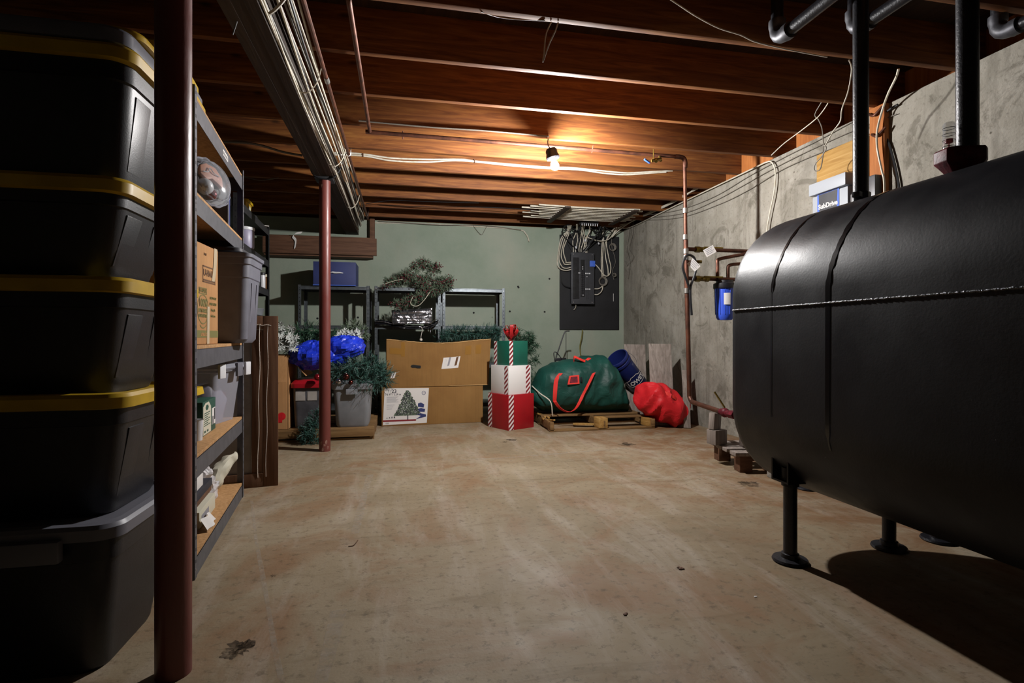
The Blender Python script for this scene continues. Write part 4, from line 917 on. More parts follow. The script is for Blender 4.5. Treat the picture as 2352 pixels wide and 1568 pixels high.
mb = MB(); mb.box(-.25, .05, .0, .06, .019, .034, mat_of(P2) @ Mx.Translation((-.0, .17, .0)) @ Mx.Rotation(R(-18), 4, 'Z')); mb.build('broken_board', 'pine', P2, bevel=.003)
mb = MB(); T = mat_of(P2); rng = random.Random(2)
for k in range(10):
    x = -.55 + rng.uniform(0, .04); y = .03 + .06 * k; mb.cm = 0; mb.cbox(T @ V((x, y, .1 + rng.uniform(-.01, .012))), (.02, .07, .012), (rng.uniform(-.2, .2), rng.uniform(-.3, .3), rng.uniform(-.2, .2)))
mb.build('splinters', 'pine', P2)
# ---------------------------------------------------------------- things on the first pallet
zp = .106
t = thing('open_carton', 'tall open cardboard carton with a bent flap on the pallet beside the framed screen', 'cardboard box', (-1.12, 5.2, zp))
mb = MB(); x0, x1, y0, y1, h = -1.245, -.99, 5.01, 5.40, .76
for a in ((x0, x1, y0, y0 + .005), (x0, x1, y1 - .005, y1), (x0, x0 + .005, y0, y1), (x1 - .005, x1, y0, y1)): mb.box(*a, zp, h)
mb.box(x0, x1, y0, y1, zp, zp + .005); mb.build('carton', 'card_orange', t, bevel=.001)
T = frame((x1, y0 + .01, h), (0, 1, 0), (.62, 0, -.78)); mb = MB(); mb.box(0, .37, 0, .235, -.002, .002, T); mb.build('flap', 'card_orange', t)
T = frame((x0, y0, h), (1, 0, 0), (0, -.25, -1)); mb = MB(); mb.box(.0, .25, 0, .24, -.002, .002, T); mb.build('flap', 'card_orange', t)
mb = MB(); mb.box(x0, x1 - .05, y0 - .0016, y0 - .0008, .17, .21); mb.sphere((x1 - .055, y0 - .001, .225), .035, 10, 6, (1, .03, 1)); mb.build('red_mark', 'red_bag', t)
t = thing('red_lidded_bin', 'dusty dark storage bin with a red lid on the pallet, left of the red column', 'storage bin', (-.8, 5.2, zp))
T = Mx.Translation((-.815, 5.24, zp)); mb = MB(); mb.loft([(rrect(.27, .36, .04), 0), (rrect(.30, .4, .04), .37)], T); mb.build('body', 'dusty_clear', t)
mb = MB(); mb.loft([(rrect(.315, .42, .04), .36), (rrect(.33, .44, .05), .365), (rrect(.33, .44, .05), .40), (rrect(.28, .38, .05), .43), (rrect(.22, .3, .05), .435)], T); mb.build('lid', 'red_lid', t)
for x in (-.08, .02): mb = MB(); mb.box(x - .04, x + .04, -.199, -.192, .25, .33, T); mb.build('label', 'screen', t)
t = thing('grey_tote', 'open grey plastic tote full of evergreen garland on the pallet', 'storage tote', (-.46, 5.2, zp))
T = Mx.Translation((-.45, 5.2, zp)); mb = MB(); mb.loft([(rrect(.27, .30, .04), 0), (rrect(.29, .32, .045), .02), (rrect(.33, .37, .045), .34), (rrect(.36, .40, .05), .345), (rrect(.365, .405, .05), .365), (rrect(.37, .41, .05), .395), (rrect(.345, .385, .05), .395), (rrect(.32, .36, .045), .33), (rrect(.27, .3, .04), .03)], T); mb.build('body', 'tote_grey', t)
mb = MB(); mb.box(-.05, .05, -.222, -.195, .30, .35, T); mb.build('handle', 'tote_grey', t, bevel=.006)
rg = random.Random(11)
def green(name, label, pts, spread, count, ln, w, mat='needles', cat='garland', sprig=9, seed=1, extra=None, group=None, droop=0):
    rr = random.Random(seed); path = cr(pts, 6); mb = MB(); needle_mesh(mb, path, spread, count, ln, w, rr, sprig, droop)
    for i, p in enumerate(mb.v):
        if p.z < .004: p.z = .004
    t = thing(name, label, cat, path[0], group=group); mb.build('needles', mat, t, angle=0); return t, path
gt, gp = green('garland', 'thick evergreen garland with ornaments spilling over the grey tote', [(-.62, 5.1, .56), (-.5, 5.05, .64), (-.36, 5.08, .68), (-.24, 5.12, .62), (-.16, 5.15, .54), (-.25, 5.05, .50), (-.42, 5.04, .54)], .13, 560, .035, .0022, 'needles2', seed=2)
for p, r_, m_ in ((aty(778, 876, 4.95), .026, 'silver_ball'), (aty(795, 865, 4.97), .031, 'brown_ball'), (aty(729, 866, 4.98), .03, 'red_ball'), (aty(806, 878, 4.97), .022, 'brown_ball')):
    mb = MB(); mb.sphere(p, r_, 18, 12); o = mb.build('ornament', m_, gt); mb = MB(); mb.cyl(p + V((0, 0, r_ * .95)), p + V((0, 0, r_ * 1.25)), r_ * .25, 8); mb.build('ornament_cap', 'screw', o)
green('garland', 'dark evergreen garland heaped on the open carton and the pallet goods', [(-1.2, 5.15, .83), (-1.05, 5.12, .9), (-.9, 5.18, .97), (-.74, 5.22, .95), (-.62, 5.3, .88), (-.8, 5.2, .84), (-1.0, 5.12, .82)], .11, 420, .04, .0024, 'needles', seed=3)
green('garland', 'evergreen garland trailing off the pallet onto the floor by the red column', [(-.70, 4.93, .27), (-.74, 4.9, .2), (-.80, 4.88, .13), (-.83, 4.86, .07), (-.78, 4.84, .05), (-.68, 4.84, .05)], .07, 200, .04, .0024, 'needles2', seed=5)
def petals(mb, c, r, rr, n=7):
    ax = V((rr.gauss(0, 1), rr.gauss(0, 1) - 1.2, rr.gauss(0, 1))).normalized(); u = ax.orthogonal().normalized(); v = ax.cross(u)
    for k in range(n):
        a = 2 * PI * k / n + rr.uniform(-.2, .2); d = u * math.cos(a) + v * math.sin(a); s = ax.cross(d); L = r * rr.uniform(.7, 1.1)
        mb.add([c, c + d * L * .5 + s * L * .2 + ax * L * .12, c + d * L + ax * L * .05, c + d * L * .5 - s * L * .2 + ax * L * .12], [(0, 1, 2, 3)])
t = thing('frosted_spray', 'spray of frosted white artificial leaves beside the framed screen', 'artificial flowers', (-1.05, 5.0, .9)); mb = MB(); rr = random.Random(6)
for k in range(46): u, v = rr.gauss(662, 14), rr.gauss(778, 14); petals(mb, aty(u, v, 4.98 + rr.uniform(0, .1)), .045, rr)
mb.build('petals', 'frost', t, angle=0)
mb = MB()
for k in range(9): p = aty(rr.gauss(662, 12), rr.gauss(778, 10), 5.02); mb.tube([p, p.lerp(V((-1.0, 5.08, .84)), .9)], .003, 5)
mb.build('stems', 'needles', t)
t = thing('white_flower_wreath', 'evergreen wreath with white flowers above the blue plastic sheet', 'wreath', (-.5, 5.3, .9))
path = cr([aty(785, 775, 5.3), aty(795, 755, 5.32), aty(815, 748, 5.35), aty(832, 760, 5.32), aty(832, 778, 5.3)], 6); mb = MB(); needle_mesh(mb, path, .055, 150, .04, .003, rr, 8); mb.build('needles', 'needles_grey', t, angle=0)
mb = MB()
for k in range(16): petals(mb, aty(rr.uniform(780, 832), rr.uniform(760, 792), 5.22), .06, rr, 8)
mb.build('petals', 'frost', t, angle=0)
def sheet_blob(name, label, cat, pts, mat, seed, nrad=28, amp=.06, group=None):
    """crumpled wrapped volume: list of (centre, rx, ry, rz)"""
    t = MB()
    for j, (c, rx, ry, rz) in enumerate(pts):
        mb = MB(); mb.sphere((0, 0, 0), 1, nrad, nrad // 2)
        for p in mb.v:
            n = NZ.noise_vector(V((p.x, p.y, p.z)) * 1.7 + V((seed + j * 3, 0, 0))); n2 = NZ.noise_vector(V((p.x, p.y, p.z)) * 5 + V((seed + j * 5, 2, 0)))
            k = 1 + amp * 3 * n.x + amp * 3.6 * (.4 - abs(n2.y)) + amp * 1.2 * (.4 - abs(NZ.noise(V((p.x, p.y, p.z)) * 9 + V((seed, 5, 1))))*2); t_ = V((p.x * rx * k, p.y * ry * k, p.z * rz * k)) + V(c); p.x, p.y, p.z = t_
        t.add(mb.v, mb.f)
    return tag(t.build(name, mat, angle=0), label, cat, group)
sheet_blob('blue_plastic_sheet', 'crumpled bright blue plastic sheeting bunched on top of the pallet goods', 'plastic sheet', [((-.80, 5.08, .76), .19, .13, .12), ((-.52, 5.12, .83), .17, .12, .1), ((-.65, 5.13, .76), .16, .1, .1)], 'blue_bag', 3, 30, .07)
# ---------------------------------------------------------------- steel shelf units on the back wall
YS = 6.42
def back_unit(u0, u1, label, lev):
    a = aty(u0, 700, YS).x; b = aty(u1, 700, YS).x
    return shelf_unit('steel_shelf_unit', label, (a, YS, 0), 0, b - a, .42, lev[-1] + .01, lev, 'galv', 'galv', lip=.035, bt=.006, post=.036, group='steel shelf units along the back wall'), a, b
zs = aty(1000, 661, YS).z; z2 = aty(1000, 748, YS).z
back_unit(684, 849, 'steel shelf unit on the back wall carrying the blue box', [.12, .6, z2, zs + .0])
uB, b0, b1 = back_unit(860, 1013, 'steel shelf unit in the middle of the back wall carrying the berry wreath', [.12, .6, z2, zs])
uC, c0, c1 = back_unit(1016, 1160, 'empty steel shelf unit standing nearest the breaker panel', [.12, .6, z2, zs])
pa, pb = aty(721, 657, YS + .02), aty(818, 657, YS + .02)
t = thing('blue_box', 'dark blue cardboard box with a white carry tie on top of the steel shelf', 'box', ((pa.x + pb.x) / 2, YS + .2, zs))
mb = MB(); mb.box(pa.x, pb.x, YS - .03, YS + .36, zs + .001, zs + .275); b_ = mb.build('box', 'navy', t, bevel=.003)
mb = MB(); mb.box(pa.x - .002, pb.x + .002, YS - .033, YS - .0305, zs + .004, zs + .012); mb.build('lid_edge', 'blue_label', t)
mb = MB(); pc = aty(770, 626, YS - .04); mb.tube(cr([aty(757, 627, YS - .032), aty(763, 625, YS - .045), pc, aty(781, 626, YS - .045), aty(788, 627, YS - .032)], 5), [.004 + .007 * math.sin(PI * k / 20) for k in range(21)], 8); mb.build('carry_tie', 'white_shiny', t)
# berry wreath hanging over the middle unit
t = thing('berry_wreath', 'tangled evergreen wreath with dark red berries draped over the steel shelf', 'wreath', (.1, 6.35, zs))
YW = 6.33; rr = random.Random(21); mb = MB(); bm_ = MB(); paths = []
for pts, spr, n in (([(925, 640), (950, 618), (972, 605), (990, 620), (1008, 612)], .075, 230), ([(888, 652), (918, 640), (950, 640), (985, 645), (1012, 648), (1036, 645)], .07, 300), ([(1034, 652), (1010, 662), (985, 668), (955, 680), (930, 695), (905, 700)], .075, 280), ([(960, 640), (975, 655), (985, 668)], .07, 90)):
    path = cr([aty(u, v, YW + rr.uniform(-.05, .05)) for u, v in pts], 6); paths.append(path); needle_mesh(mb, path, spr, n, .035, .0035, rr, 8)
    for k in range(int(n * .55)):
        i = rr.randrange(len(path)); p = path[i] + V((rr.gauss(0, .028), rr.gauss(-.03, .025), rr.gauss(0, .026))); bm_.sphere(p, .0075, 6, 4)
mb.build('leaves', 'needles_grey', t, angle=0); bm_.build('berries', 'berry', t)['kind'] = 'stuff'
mb = MB(); mb.tube(cr([aty(u, v, YW - .09) for u, v in ((884, 652), (905, 645), (925, 641))], 5), .003, 5); mb.build('wire', 'cream', t)
mb = MB(); mb.tube(cr([aty(u, v, YW - .1) for u, v in ((949, 680), (943, 695), (950, 702), (962, 701), (975, 688), (987, 671))], 5), .0035, 5); mb.build('wire', 'cream', t)
# foil pack on the second level
t = thing('foil_pack', 'silver foil wrapped flat pack leaning on the second steel shelf', 'foil pack', (.1, 6.4, z2))
q = [aty(899, 712, 6.36), aty(992, 708, 6.36), aty(991, 744, 6.30), aty(902, 745, 6.30)]
rows = []
for j in range(15):
    row = []
    for i in range(25):
        f, g = i / 24, j / 14; p = q[0].lerp(q[1], f).lerp(q[3].lerp(q[2], f), g); n = NZ.noise(V((f * 9, g * 5, 0))); e = min(f, 1 - f, g, 1 - g)
        p += V((0, -.006 * n - .012 * min(1, e * 10) + .004 * math.sin(g * 26), 0)); row.append(p)
    rows.append(row)
mb = MB(); mb.grid(rows); mb.grid([[p + V((0, .05, 0)) for p in r_] for r_ in rows[::14]]); n_ = len(rows[0])
for r0 in (rows[0], rows[-1], [r_[0] for r_ in rows], [r_[-1] for r_ in rows]): mb.grid([[V((p.x, p.y, p.z)) for p in r0], [p + V((0, .05, 0)) for p in r0]])
mb.build('pack', 'foil', t, angle=25)
t = thing('black_film_sheet', 'glossy black plastic film sheet hanging over the edge of the second steel shelf', 'plastic sheet', (.1, 6.4, z2))
top = [(862, 738), (885, 739), (910, 744), (940, 748), (970, 749), (992, 745), (1006, 736)]
rows = []; rr = random.Random(5)
for g in range(7):
    rows.append([p + V((0, -.05 * g / 6, .012 * (1 - g / 6) - .035 * (g / 6) ** 2 + .006 * rr.uniform(-1, 1))) for p in cr([aty(u, v, 6.39) for u, v in top], 4)])
mb = MB(); mb.grid(rows); mb.build('film', 'black_film', t, angle=25)
mb = MB(); mb.tube([p + V((0, -.052, -.02 + .004 * rr.uniform(-1, 1))) for p in rows[0]], .005, 6); mb.build('hem', 'foil', t)
mb = MB(); mb.strip(cr([aty(984, 745, 6.32), aty(1000, 734, 6.3), aty(1008, 734, 6.3), aty(998, 747, 6.3), aty(990, 752, 6.3), aty(989, 764, 6.3)], 4), (0, 1, .3), .02, .002); mb.build('tie_strap', 'foil', t)
mb = MB(); mb.tube(cr([aty(967, 750, 6.33), aty(970, 757, 6.33), aty(967, 772, 6.33), aty(967, 776, 6.33)], 4), .003, 5); mb.sphere(aty(967, 780, 6.33), .018, 10, 7); mb.build('pull_cord', 'string', t)
# ---------------------------------------------------------------- garland and tree behind the cartons
green('garland', 'blue-green garland heaped behind the large brown carton below the empty steel shelf', [(.42, 6.2, .92), (.6, 6.2, .97), (.8, 6.2, .96), (.98, 6.18, .98), (1.12, 6.15, .96)], .10, 420, .035, .0024, 'needles2', seed=8)
t = thing('artificial_tree', 'bushy section of artificial Christmas tree standing behind the stacked gift boxes', 'artificial tree', (1.36, 6.05, 0)); rr = random.Random(31); mb = MB()
for k in range(30):
    a = rr.uniform(0, 2 * PI); z0 = rr.uniform(.1, .8); L = .33 * (1 - z0 * .62) * rr.uniform(.8, 1.1); b0 = V((1.33, 6.02, z0)); e = b0 + V((math.cos(a) * L, math.sin(a) * L * .7, .10 + .12 * z0)); needle_mesh(mb, [b0, b0.lerp(e, .5), e], .055, 55, .045, .0026, rr, 7)
needle_mesh(mb, [V((1.33, 6.02, .75)), V((1.3, 6.02, 1.0))], .09, 60, .045, .0026, rr, 7)
mb.build('needles', 'needles', t, angle=0); mb = MB(); mb.cyl((1.33, 6.02, 0.0), (1.32, 6.02, .95), .012, 8); mb.build('trunk', 'plank_brown', t)
# ---------------------------------------------------------------- the two long cartons
t = thing('tree_box', 'long cardboard tree box with a white printed picture panel on its end', 'cardboard box', (.32, 5.9, 0), R(3.2))
T = mat_of(t); T = Mx.Translation((-.213, 5.66, 0)) @ Mx.Rotation(R(3.2), 4, 'Z')
mb = MB(); mb.box(0, 1.065, 0, .42, .001, .40, T); mb.build('carton', 'card', t, bevel=.004)
Tf = T @ Mx.Rotation(R(90), 4, 'X'); z_ = .0012
def pf(poly, m, n, z0=.0012, z1=.0018, p=None):
    mb = MB(); mb.prism(poly, z0, z1, Tf); return mb.build(n, m, p or t)
pw = pf([(.012, .012), (.462, .02), (.485, .385), (.03, .392)], 'white', 'picture_panel', .0002, .0012)
rr = random.Random(3); pol = []
for s in (1, -1):
    pts = []
    for k in range(26):
        f = k / 25; w_ = .012 + .125 * f ** .95; pts.append((.265 + s * (w_ + rr.uniform(-.012, .012)), .365 - .262 * f))
    pol += pts if s == 1 else pts[::-1]
pf(pol, 'needles_grey', 'tree_picture', p=pw); pf([(.26, .06), (.27, .06), (.27, .11), (.26, .11)], 'ink', 'tree_picture', p=pw)
mb = MB()
for k in range(300):
    f = rr.random() ** .6; x = .265 + rr.uniform(-1, 1) * (.01 + .115 * f); y = .36 - .255 * f; a = rr.uniform(0, 3); L = .016
    mb.prism([(x, y), (x + L * math.cos(a), y + L * math.sin(a)), (x + L * math.cos(a + .6), y + L * math.sin(a + .6))], .0018, .0021, Tf)
mb.build('tree_flecks', 'ink', pw, angle=0)['kind'] = 'stuff'
mb = MB()
for k in range(120):
    f = rr.random() ** .6; x = .265 + rr.uniform(-1, 1) * (.01 + .11 * f); y = .36 - .25 * f; a = rr.uniform(0, 3); L = .011
    mb.prism([(x, y), (x + L * math.cos(a), y + L * math.sin(a)), (x + L * math.cos(a + .6), y + L * math.sin(a + .6))], .0021, .0023, Tf)
mb.build('tree_flecks', 'frost', pw, angle=0)['kind'] = 'stuff'
pf([(.012, .045), (.35, .045), (.35, .062), (.012, .062)], 'stripe_red', 'colour_band', p=pw)
pf([(.37, .19), (.43, .18), (.435, .215), (.40, .235), (.37, .225)], 'navy', 'ribbon_picture', p=pw); pf([(.36, .14), (.44, .135), (.445, .165), (.40, .178), (.362, .165)], 'navy', 'ribbon_picture', p=pw); pf([(.345, .06), (.455, .085), (.452, .108), (.39, .125), (.35, .11), (.40, .095)], 'navy', 'ribbon_picture', p=pw)
TT = lambda x, y: Tf @ Mx.Translation((x, y, .0014))
text('23', .052, 'ink', pw, TT(.125, .358), 'lettering', bold=.001); text('7.5 FT / 2.29 m', .026, 'ink', pw, TT(.115, .325), 'lettering', bold=.0006)
mb = MB()
for k in range(7): mb.box(.05, .17 - .012 * (k % 3), .3 - .009 * k, .3035 - .009 * k, .0012, .0016, Tf)
for k in range(3): mb.box(.05, .13 - .012 * k, .215 - .02 * k, .219 - .02 * k, .0012, .0016, Tf)
mb.build('small_print', 'inkgrey', pw)
mb = MB(); mb.lathe([(.0165, .0012), (.0165, .0017), (.021, .0017), (.021, .0012)], 24, Tf @ Mx.Translation((.43, .335, 0)), caps=False); mb.build('emblem', 'navy', pw); text('GE', .018, 'navy', pw, TT(.43, .335), 'emblem')
for k in range(4): pf([(.045 + .025 * k, .08), (.062 + .025 * k, .08), (.0535 + .025 * k, .09 + .006 * k)], 'ink', 'size_icon', p=pw)
mb = MB(); [mb.box(.04 + .005 * k, .042 + .005 * k, .02, .036, .0012, .0016, Tf) for k in range(7)]; mb.build('barcode', 'ink', pw)
# upper large carton, with a sagging bulged front
t = thing('large_carton', 'large plain brown carton with a shipping label lying on the long tree box', 'cardboard box', (.38, 5.9, .402), R(3))
T = Mx.Translation((-.165, 5.675, .402)) @ Mx.Rotation(R(2.6), 4, 'Z'); Lw, Dp, Hh = 1.105, .42, .495
def front_y(f, g): return -.035 * math.sin(PI * f) * (.4 + .6 * g)
def top_z(f): return Hh - .04 * math.sin(PI * min(1, f * 1.02)) ** 1.3
rows = [[T @ V((Lw * f + (-.03 * f * (1 - g)), front_y(f, g), top_z(f) * g)) for f in [i / 24 for i in range(25)]] for g in [j / 10 for j in range(11)]]
mb = MB(); mb.grid(rows)
bk = [[T @ V((Lw * f, Dp, top_z(f) * g)) for f in [i / 24 for i in range(25)]] for g in (0, 1)]
mb.grid([rows[-1], [p + V((0, .1, -.012)) for p in rows[-1]], bk[1]]); mb.grid(bk); mb.grid([rows[0], bk[0]])
for i in (0, -1): mb.grid([[r_[i] for r_ in rows], [bk[0][i].lerp(bk[1][i], j / 10) for j in range(11)]])
mb.build('carton', 'card', t, angle=40)
def onf(f, g, o=.002): return T @ V((Lw * f - .03 * f * (1 - g), front_y(f, g) - o, top_z(f) * g))
def patch(f0, f1, g0, g1, m, n, o=.0015, tilt=0, p=None):
    mb = MB(); rws = [[onf(f0 + (f1 - f0) * i / 6 + tilt * j, g0 + (g1 - g0) * j / 4 + tilt * 4 * (i / 6), o) for i in range(7)] for j in range(5)]; mb.grid(rws); return mb.build(n, m, p or t)
lb = patch(.52, .685, .40, .66, 'white', 'shipping_label', .002, .004)
for f0, f1, m_ in ((.575, .595, 'inkgrey'), (.645, .668, 'print_brown')): patch(f0, f1, .46, .66, m_, 'label_print', .003, .004, lb)
for k in range(6): patch(.535 + .002 * k, .565, .46 + .03 * k, .468 + .03 * k, 'inkgrey', 'label_print', .003, .004, lb)
for f0, f1, g0, g1 in ((.03, .135, .70, .83), (.135, .17, .66, .97), (.745, .805, .70, .90), (.85, .905, .70, .90)): patch(f0, f1, g0, g1, 'tape', 'brown_tape', .0012)
patch(.035, .075, .18, .30, 'white', 'small_label', .002, .004); patch(.05, .06, .19, .29, 'ink', 'small_label', .003, .004)
mb = MB(); mb.prism([(0, .0), (.018, -.012), (.05, -.01), (.07, -.016), (.105, -.014), (.106, .012), (.06, .016), (.03, .02), (.01, .016)], 0, .001, frame(onf(.225, .45, .0025), onf(.3, .45) - onf(.2, .45), (0, 0, 1))); mb.build('torn_slot', 'hole', t)
mb = MB(); rng = random.Random(3); mb.tube([onf(f / 40, 1, .002) + V((0, 0, .002 * rng.uniform(-1, 1.5))) for f in range(41)], .0035, 5); mb.build('torn_edge', 'card_edge', t)
mb = MB(); mb.tube([onf(f / 40, 0, .003) + V((0, 0, .003)) for f in range(24, 41)], .0025, 5); mb.build('torn_edge', 'card_edge', t)
# ---------------------------------------------------------------- gift boxes
GA = R(27.8); gc = V((1.026, 5.147, 0)); gx = V((math.cos(GA), math.sin(GA), 0)); gy = V((-math.sin(GA), math.cos(GA), 0))
ctr = gc + gx * .16 + gy * .17
def gift(label, s, z0, h, mat, side, dxy=(0, 0)):
    c = ctr + gx * dxy[0] + gy * dxy[1]; t = thing('gift_box', label, 'gift box', (c.x, c.y, z0), GA, 'stacked gift boxes'); T = Mx.Translation((c.x, c.y, z0)) @ Mx.Rotation(GA, 4, 'Z')
    mb = MB(); mb.box(-s / 2, s / 2, -s / 2, s / 2, .0005, h, T); mb.build('box', mat, t, bevel=.003)
    bw = s * .19
    for face in range(4):
        Tf = T @ Mx.Rotation(R(-90 * face), 4, 'Z') @ Mx.Translation((0, -s / 2, 0)) @ Mx.Rotation(R(90), 4, 'X'); x0 = (-s / 2 + .004) if side < 0 else s / 2 - .012 - bw
        mb = MB(); mb.box(x0, x0 + bw, .002, h - .002, .0003, .0011, Tf); rb = mb.build('striped_ribbon', 'white_gloss', t)
        mb = MB(); n = int(h / .048) + 1; st = .048
        for k in range(-1, n + 1):
            a = k * st; q = [(x0, a), (x0, a + st * .5), (x0 + bw, a + st * .5 + bw * .95), (x0 + bw, a + bw * .95)]
            # clip to the box height
            q2 = []
            for i in range(4):
                A, B = q[i], q[(i + 1) % 4]
                for lim, sg in ():
                    pass
                q2.append(A)
            def clip(P, lim, s_):
                o = []
                for i in range(len(P)):
                    A, B = P[i], P[(i + 1) % len(P)]; ia, ib = s_ * (A[1] - lim) <= 0, s_ * (B[1] - lim) <= 0
                    if ia: o.append(A)
                    if ia != ib: f = (lim - A[1]) / (B[1] - A[1]); o.append((A[0] + (B[0] - A[0]) * f, lim))
                return o
            q2 = clip(clip(q, h - .002, 1), .002, -1)
            if len(q2) >= 3: mb.prism(q2, .0011, .0017, Tf)
        mb.build('ribbon_stripes', 'stripe_red', rb)
    return t, T
gift('red gift box with candy striped ribbon at the bottom of the stack', .335, 0, .348, 'red_gloss', -1)
gift('white gift box with candy striped ribbon in the middle of the stack', .29, .348, .288, 'white_gloss', 1)
gt2, T = gift('green gift box with a red bow topping the stack', .245, .636, .247, 'green_gloss', -1)
bow = MB(); rr = random.Random(8)
for k in range(9):
    a = 2 * PI * k / 9 + rr.uniform(-.2, .2); d = V((math.cos(a), math.sin(a), 0)); hgt = rr.uniform(.09, .16); sp = rr.uniform(.05, .10)
    pts = cr([(0, 0, .248), d * sp * .7 + V((0, 0, .248 + hgt * .5)), d * sp + V((0, 0, .248 + hgt)), d * sp * .45 + V((0, 0, .248 + hgt * .95)), d * .01 + V((0, 0, .25))], 5)
    bow.strip([T @ p for p in pts], T.to_3x3() @ d.cross(V((0, 0, 1))), .035, .0015)
bow.build('bow', 'ribbon_red', gt2)
# ---------------------------------------------------------------- green duffel bag
t = thing('duffel_bag', 'big green nylon duffel bag with red webbing handles lying on the broken pallet', 'duffel bag', (1.85, 5.5, .113))
XA, XBg, YC = 1.31, 2.40, 5.56
KF = [(0, .24, .30, .05), (.05, .20, .40, .12), (.13, .14, .56, .2), (.25, .115, .645, .25), (.42, .113, .675, .275), (.6, .113, .69, .285), (.78, .113, .68, .28), (.88, .113, .56, .26), (.95, .113, .38, .22), (1, .113, .2, .14)]
def dsec(f):
    for i in range(len(KF) - 1):
        a, b = KF[i], KF[i + 1]
        if f <= b[0]:
            k = (f - a[0]) / (b[0] - a[0]); k = k * k * (3 - 2 * k) if False else k; return [a[j] + (b[j] - a[j]) * k for j in (1, 2, 3)]
    return KF[-1][1:]
def dfront(x, z):
    f = min(1, max(0, (x - XA) / (XBg - XA))); z0, z1, w = dsec(f); c, h = (z0 + z1) / 2, (z1 - z0) / 2; k = min(1, abs((z - c) / h)); return YC - w * (1 - k ** 2.4) ** (1 / 2.4)
rows = []
for i in range(91):
    f = i / 90; z0, z1, w = dsec(f); c, h = (z0 + z1) / 2, (z1 - z0) / 2; row = []
    for k in range(73):
        a = 2 * PI * k / 72; ca, sa = math.cos(a), math.sin(a); e = 2 / 2.4; x = XA + (XBg - XA) * f
        p = V((x, YC + w * math.copysign(abs(ca) ** e, ca), c + h * math.copysign(abs(sa) ** e, sa)))
        aa = a if a < PI else 2 * PI - a; nz = NZ.noise
        r1 = 1 - 2.2 * abs(nz(V((x * 4.5 + p.z * 3.5, p.z * 3.2 - x * 2.2, 1.5)))); r2 = 1 - 2.2 * abs(nz(V((x * 9 - p.z * 5, p.z * 6 + x * 2, 7.5)))); lf = nz(V((x * 2.2, aa * .8, 3)))
        amp = .6 + 1.5 * max(0, f - .55) / .45 + .9 * max(0, .3 - f) / .3
        d = V((0, ca, sa)); p += d * (.03 * lf + (.022 * r1 + .010 * r2) * amp) * (1 if p.z > .2 else .35)
        p.z = max(p.z, .113); row.append(p)
    rows.append(row)
mb = MB(); mb.grid(rows); mb.add(rows[0][:-1], [tuple(range(72))]); mb.add(rows[-1][:-1], [tuple(range(72))]); mb.build('body', 'duffel', t, angle=45)
def front_pts(uv, off):
    o = []
    for u, v, k in uv:
        p = aty(u, v, 5.3)
        for _ in range(4): p = aty(u, v, dfront(p.x, p.z) - off * k)
        o.append(p)
    return o
sp = cr(front_pts([(1288, 857, 1), (1278, 872, 1), (1275, 900, 1.2), (1274, 920, 1.5)], .03), 5) + cr([aty(1274, 921, 5.26), aty(1287, 938, 5.23), aty(1306, 946, 5.21), aty(1322, 938, 5.22), aty(1333, 920, 5.24)], 5)[1:] + cr(front_pts([(1338, 908, 1.5), (1350, 885, 1.2), (1364, 856, 1)], .03), 5)
N_ = len(sp); wd = [V((1, -.1, 0)).lerp(V((.3, -1, .3)), math.sin(PI * i / (N_ - 1)) ** 3) if i < N_ / 2 else V((.9, .0, .35)).lerp(V((.3, -1, .3)), math.sin(PI * i / (N_ - 1)) ** 3) for i in range(N_)]
mb = MB(); mb.strip(sp, wd, .042, .003); mb.build('handle', 'strap', t)
tp_ = cr([aty(1318, 836, 5.45), aty(1319, 820, 5.43), aty(1331, 824, 5.41), aty(1344, 829, 5.42), aty(1354, 824, 5.43), aty(1374, 834, 5.46)], 5)
mb = MB(); mb.strip(tp_, V((.1, .8, .6)), .04, .003); mb.build('handle', 'strap', t)
fr = [front_pts([(u, v, 1)], .032)[0] for u, v in ((1308, 863), (1330, 861), (1331, 881), (1304, 883))]; inn = [fr[i].lerp((fr[0] + fr[1] + fr[2] + fr[3]) / 4, .3) for i in range(4)]
mb = MB(); mb.add(fr + inn + [p + V((0, .012, 0)) for p in fr], [(0, 1, 5, 4), (1, 2, 6, 5), (2, 3, 7, 6), (3, 0, 4, 7), (0, 1, 9, 8), (1, 2, 10, 9), (2, 3, 11, 10), (3, 0, 8, 11)]); mb.build('tag_frame', 'strap', t)
mb = MB(); mb.add([p + V((0, .002, 0)) for p in inn], [(0, 1, 2, 3)]); mb.build('tag_window', 'maroon', t)
mb = MB(); p = front_pts([(1335, 871, 1)], .035)[0]; mb.cbox(p, (.02, .006, .05)); mb.build('buckle', 'black_plastic', t, bevel=.002)
# ---------------------------------------------------------------- red bag, bucket, planks, stand
t = thing('red_bag', 'bright red nylon bag slumped on the floor by the leaning planks', 'bag', (2.66, 5.2, 0))
mb = MB(); mb.sphere((0, 0, 0), 1, 80, 48); ax = Mx.Rotation(R(24), 4, 'Y')
for p in mb.v:
    q = V((p.x, p.y, p.z)); s_ = lambda a, e: math.copysign(abs(a) ** e, a); q = V((s_(q.x, .8) * .285, s_(q.y, .8) * .23, s_(q.z, .75) * .185))
    n = NZ.noise(V((q.x * 6, q.y * 3, q.z * 4))); n2 = NZ.noise(V((q.x * 9, q.y * 4, q.z * 2.5)))
    n3 = NZ.noise(V((q.x * 14 + q.z * 5, q.y * 5, q.z * 3))); q *= 1 + .13 * n + .15 * (.5 - abs(n2) * 2.4) + .06 * (.4 - abs(n3) * 2); q = ax @ q + V((2.65, 5.12, .225)); q.z = max(q.z, .003); q.x = min(q.x, 3.0); p.x, p.y, p.z = q
mb.build('body', 'red_bag', t, angle=45)
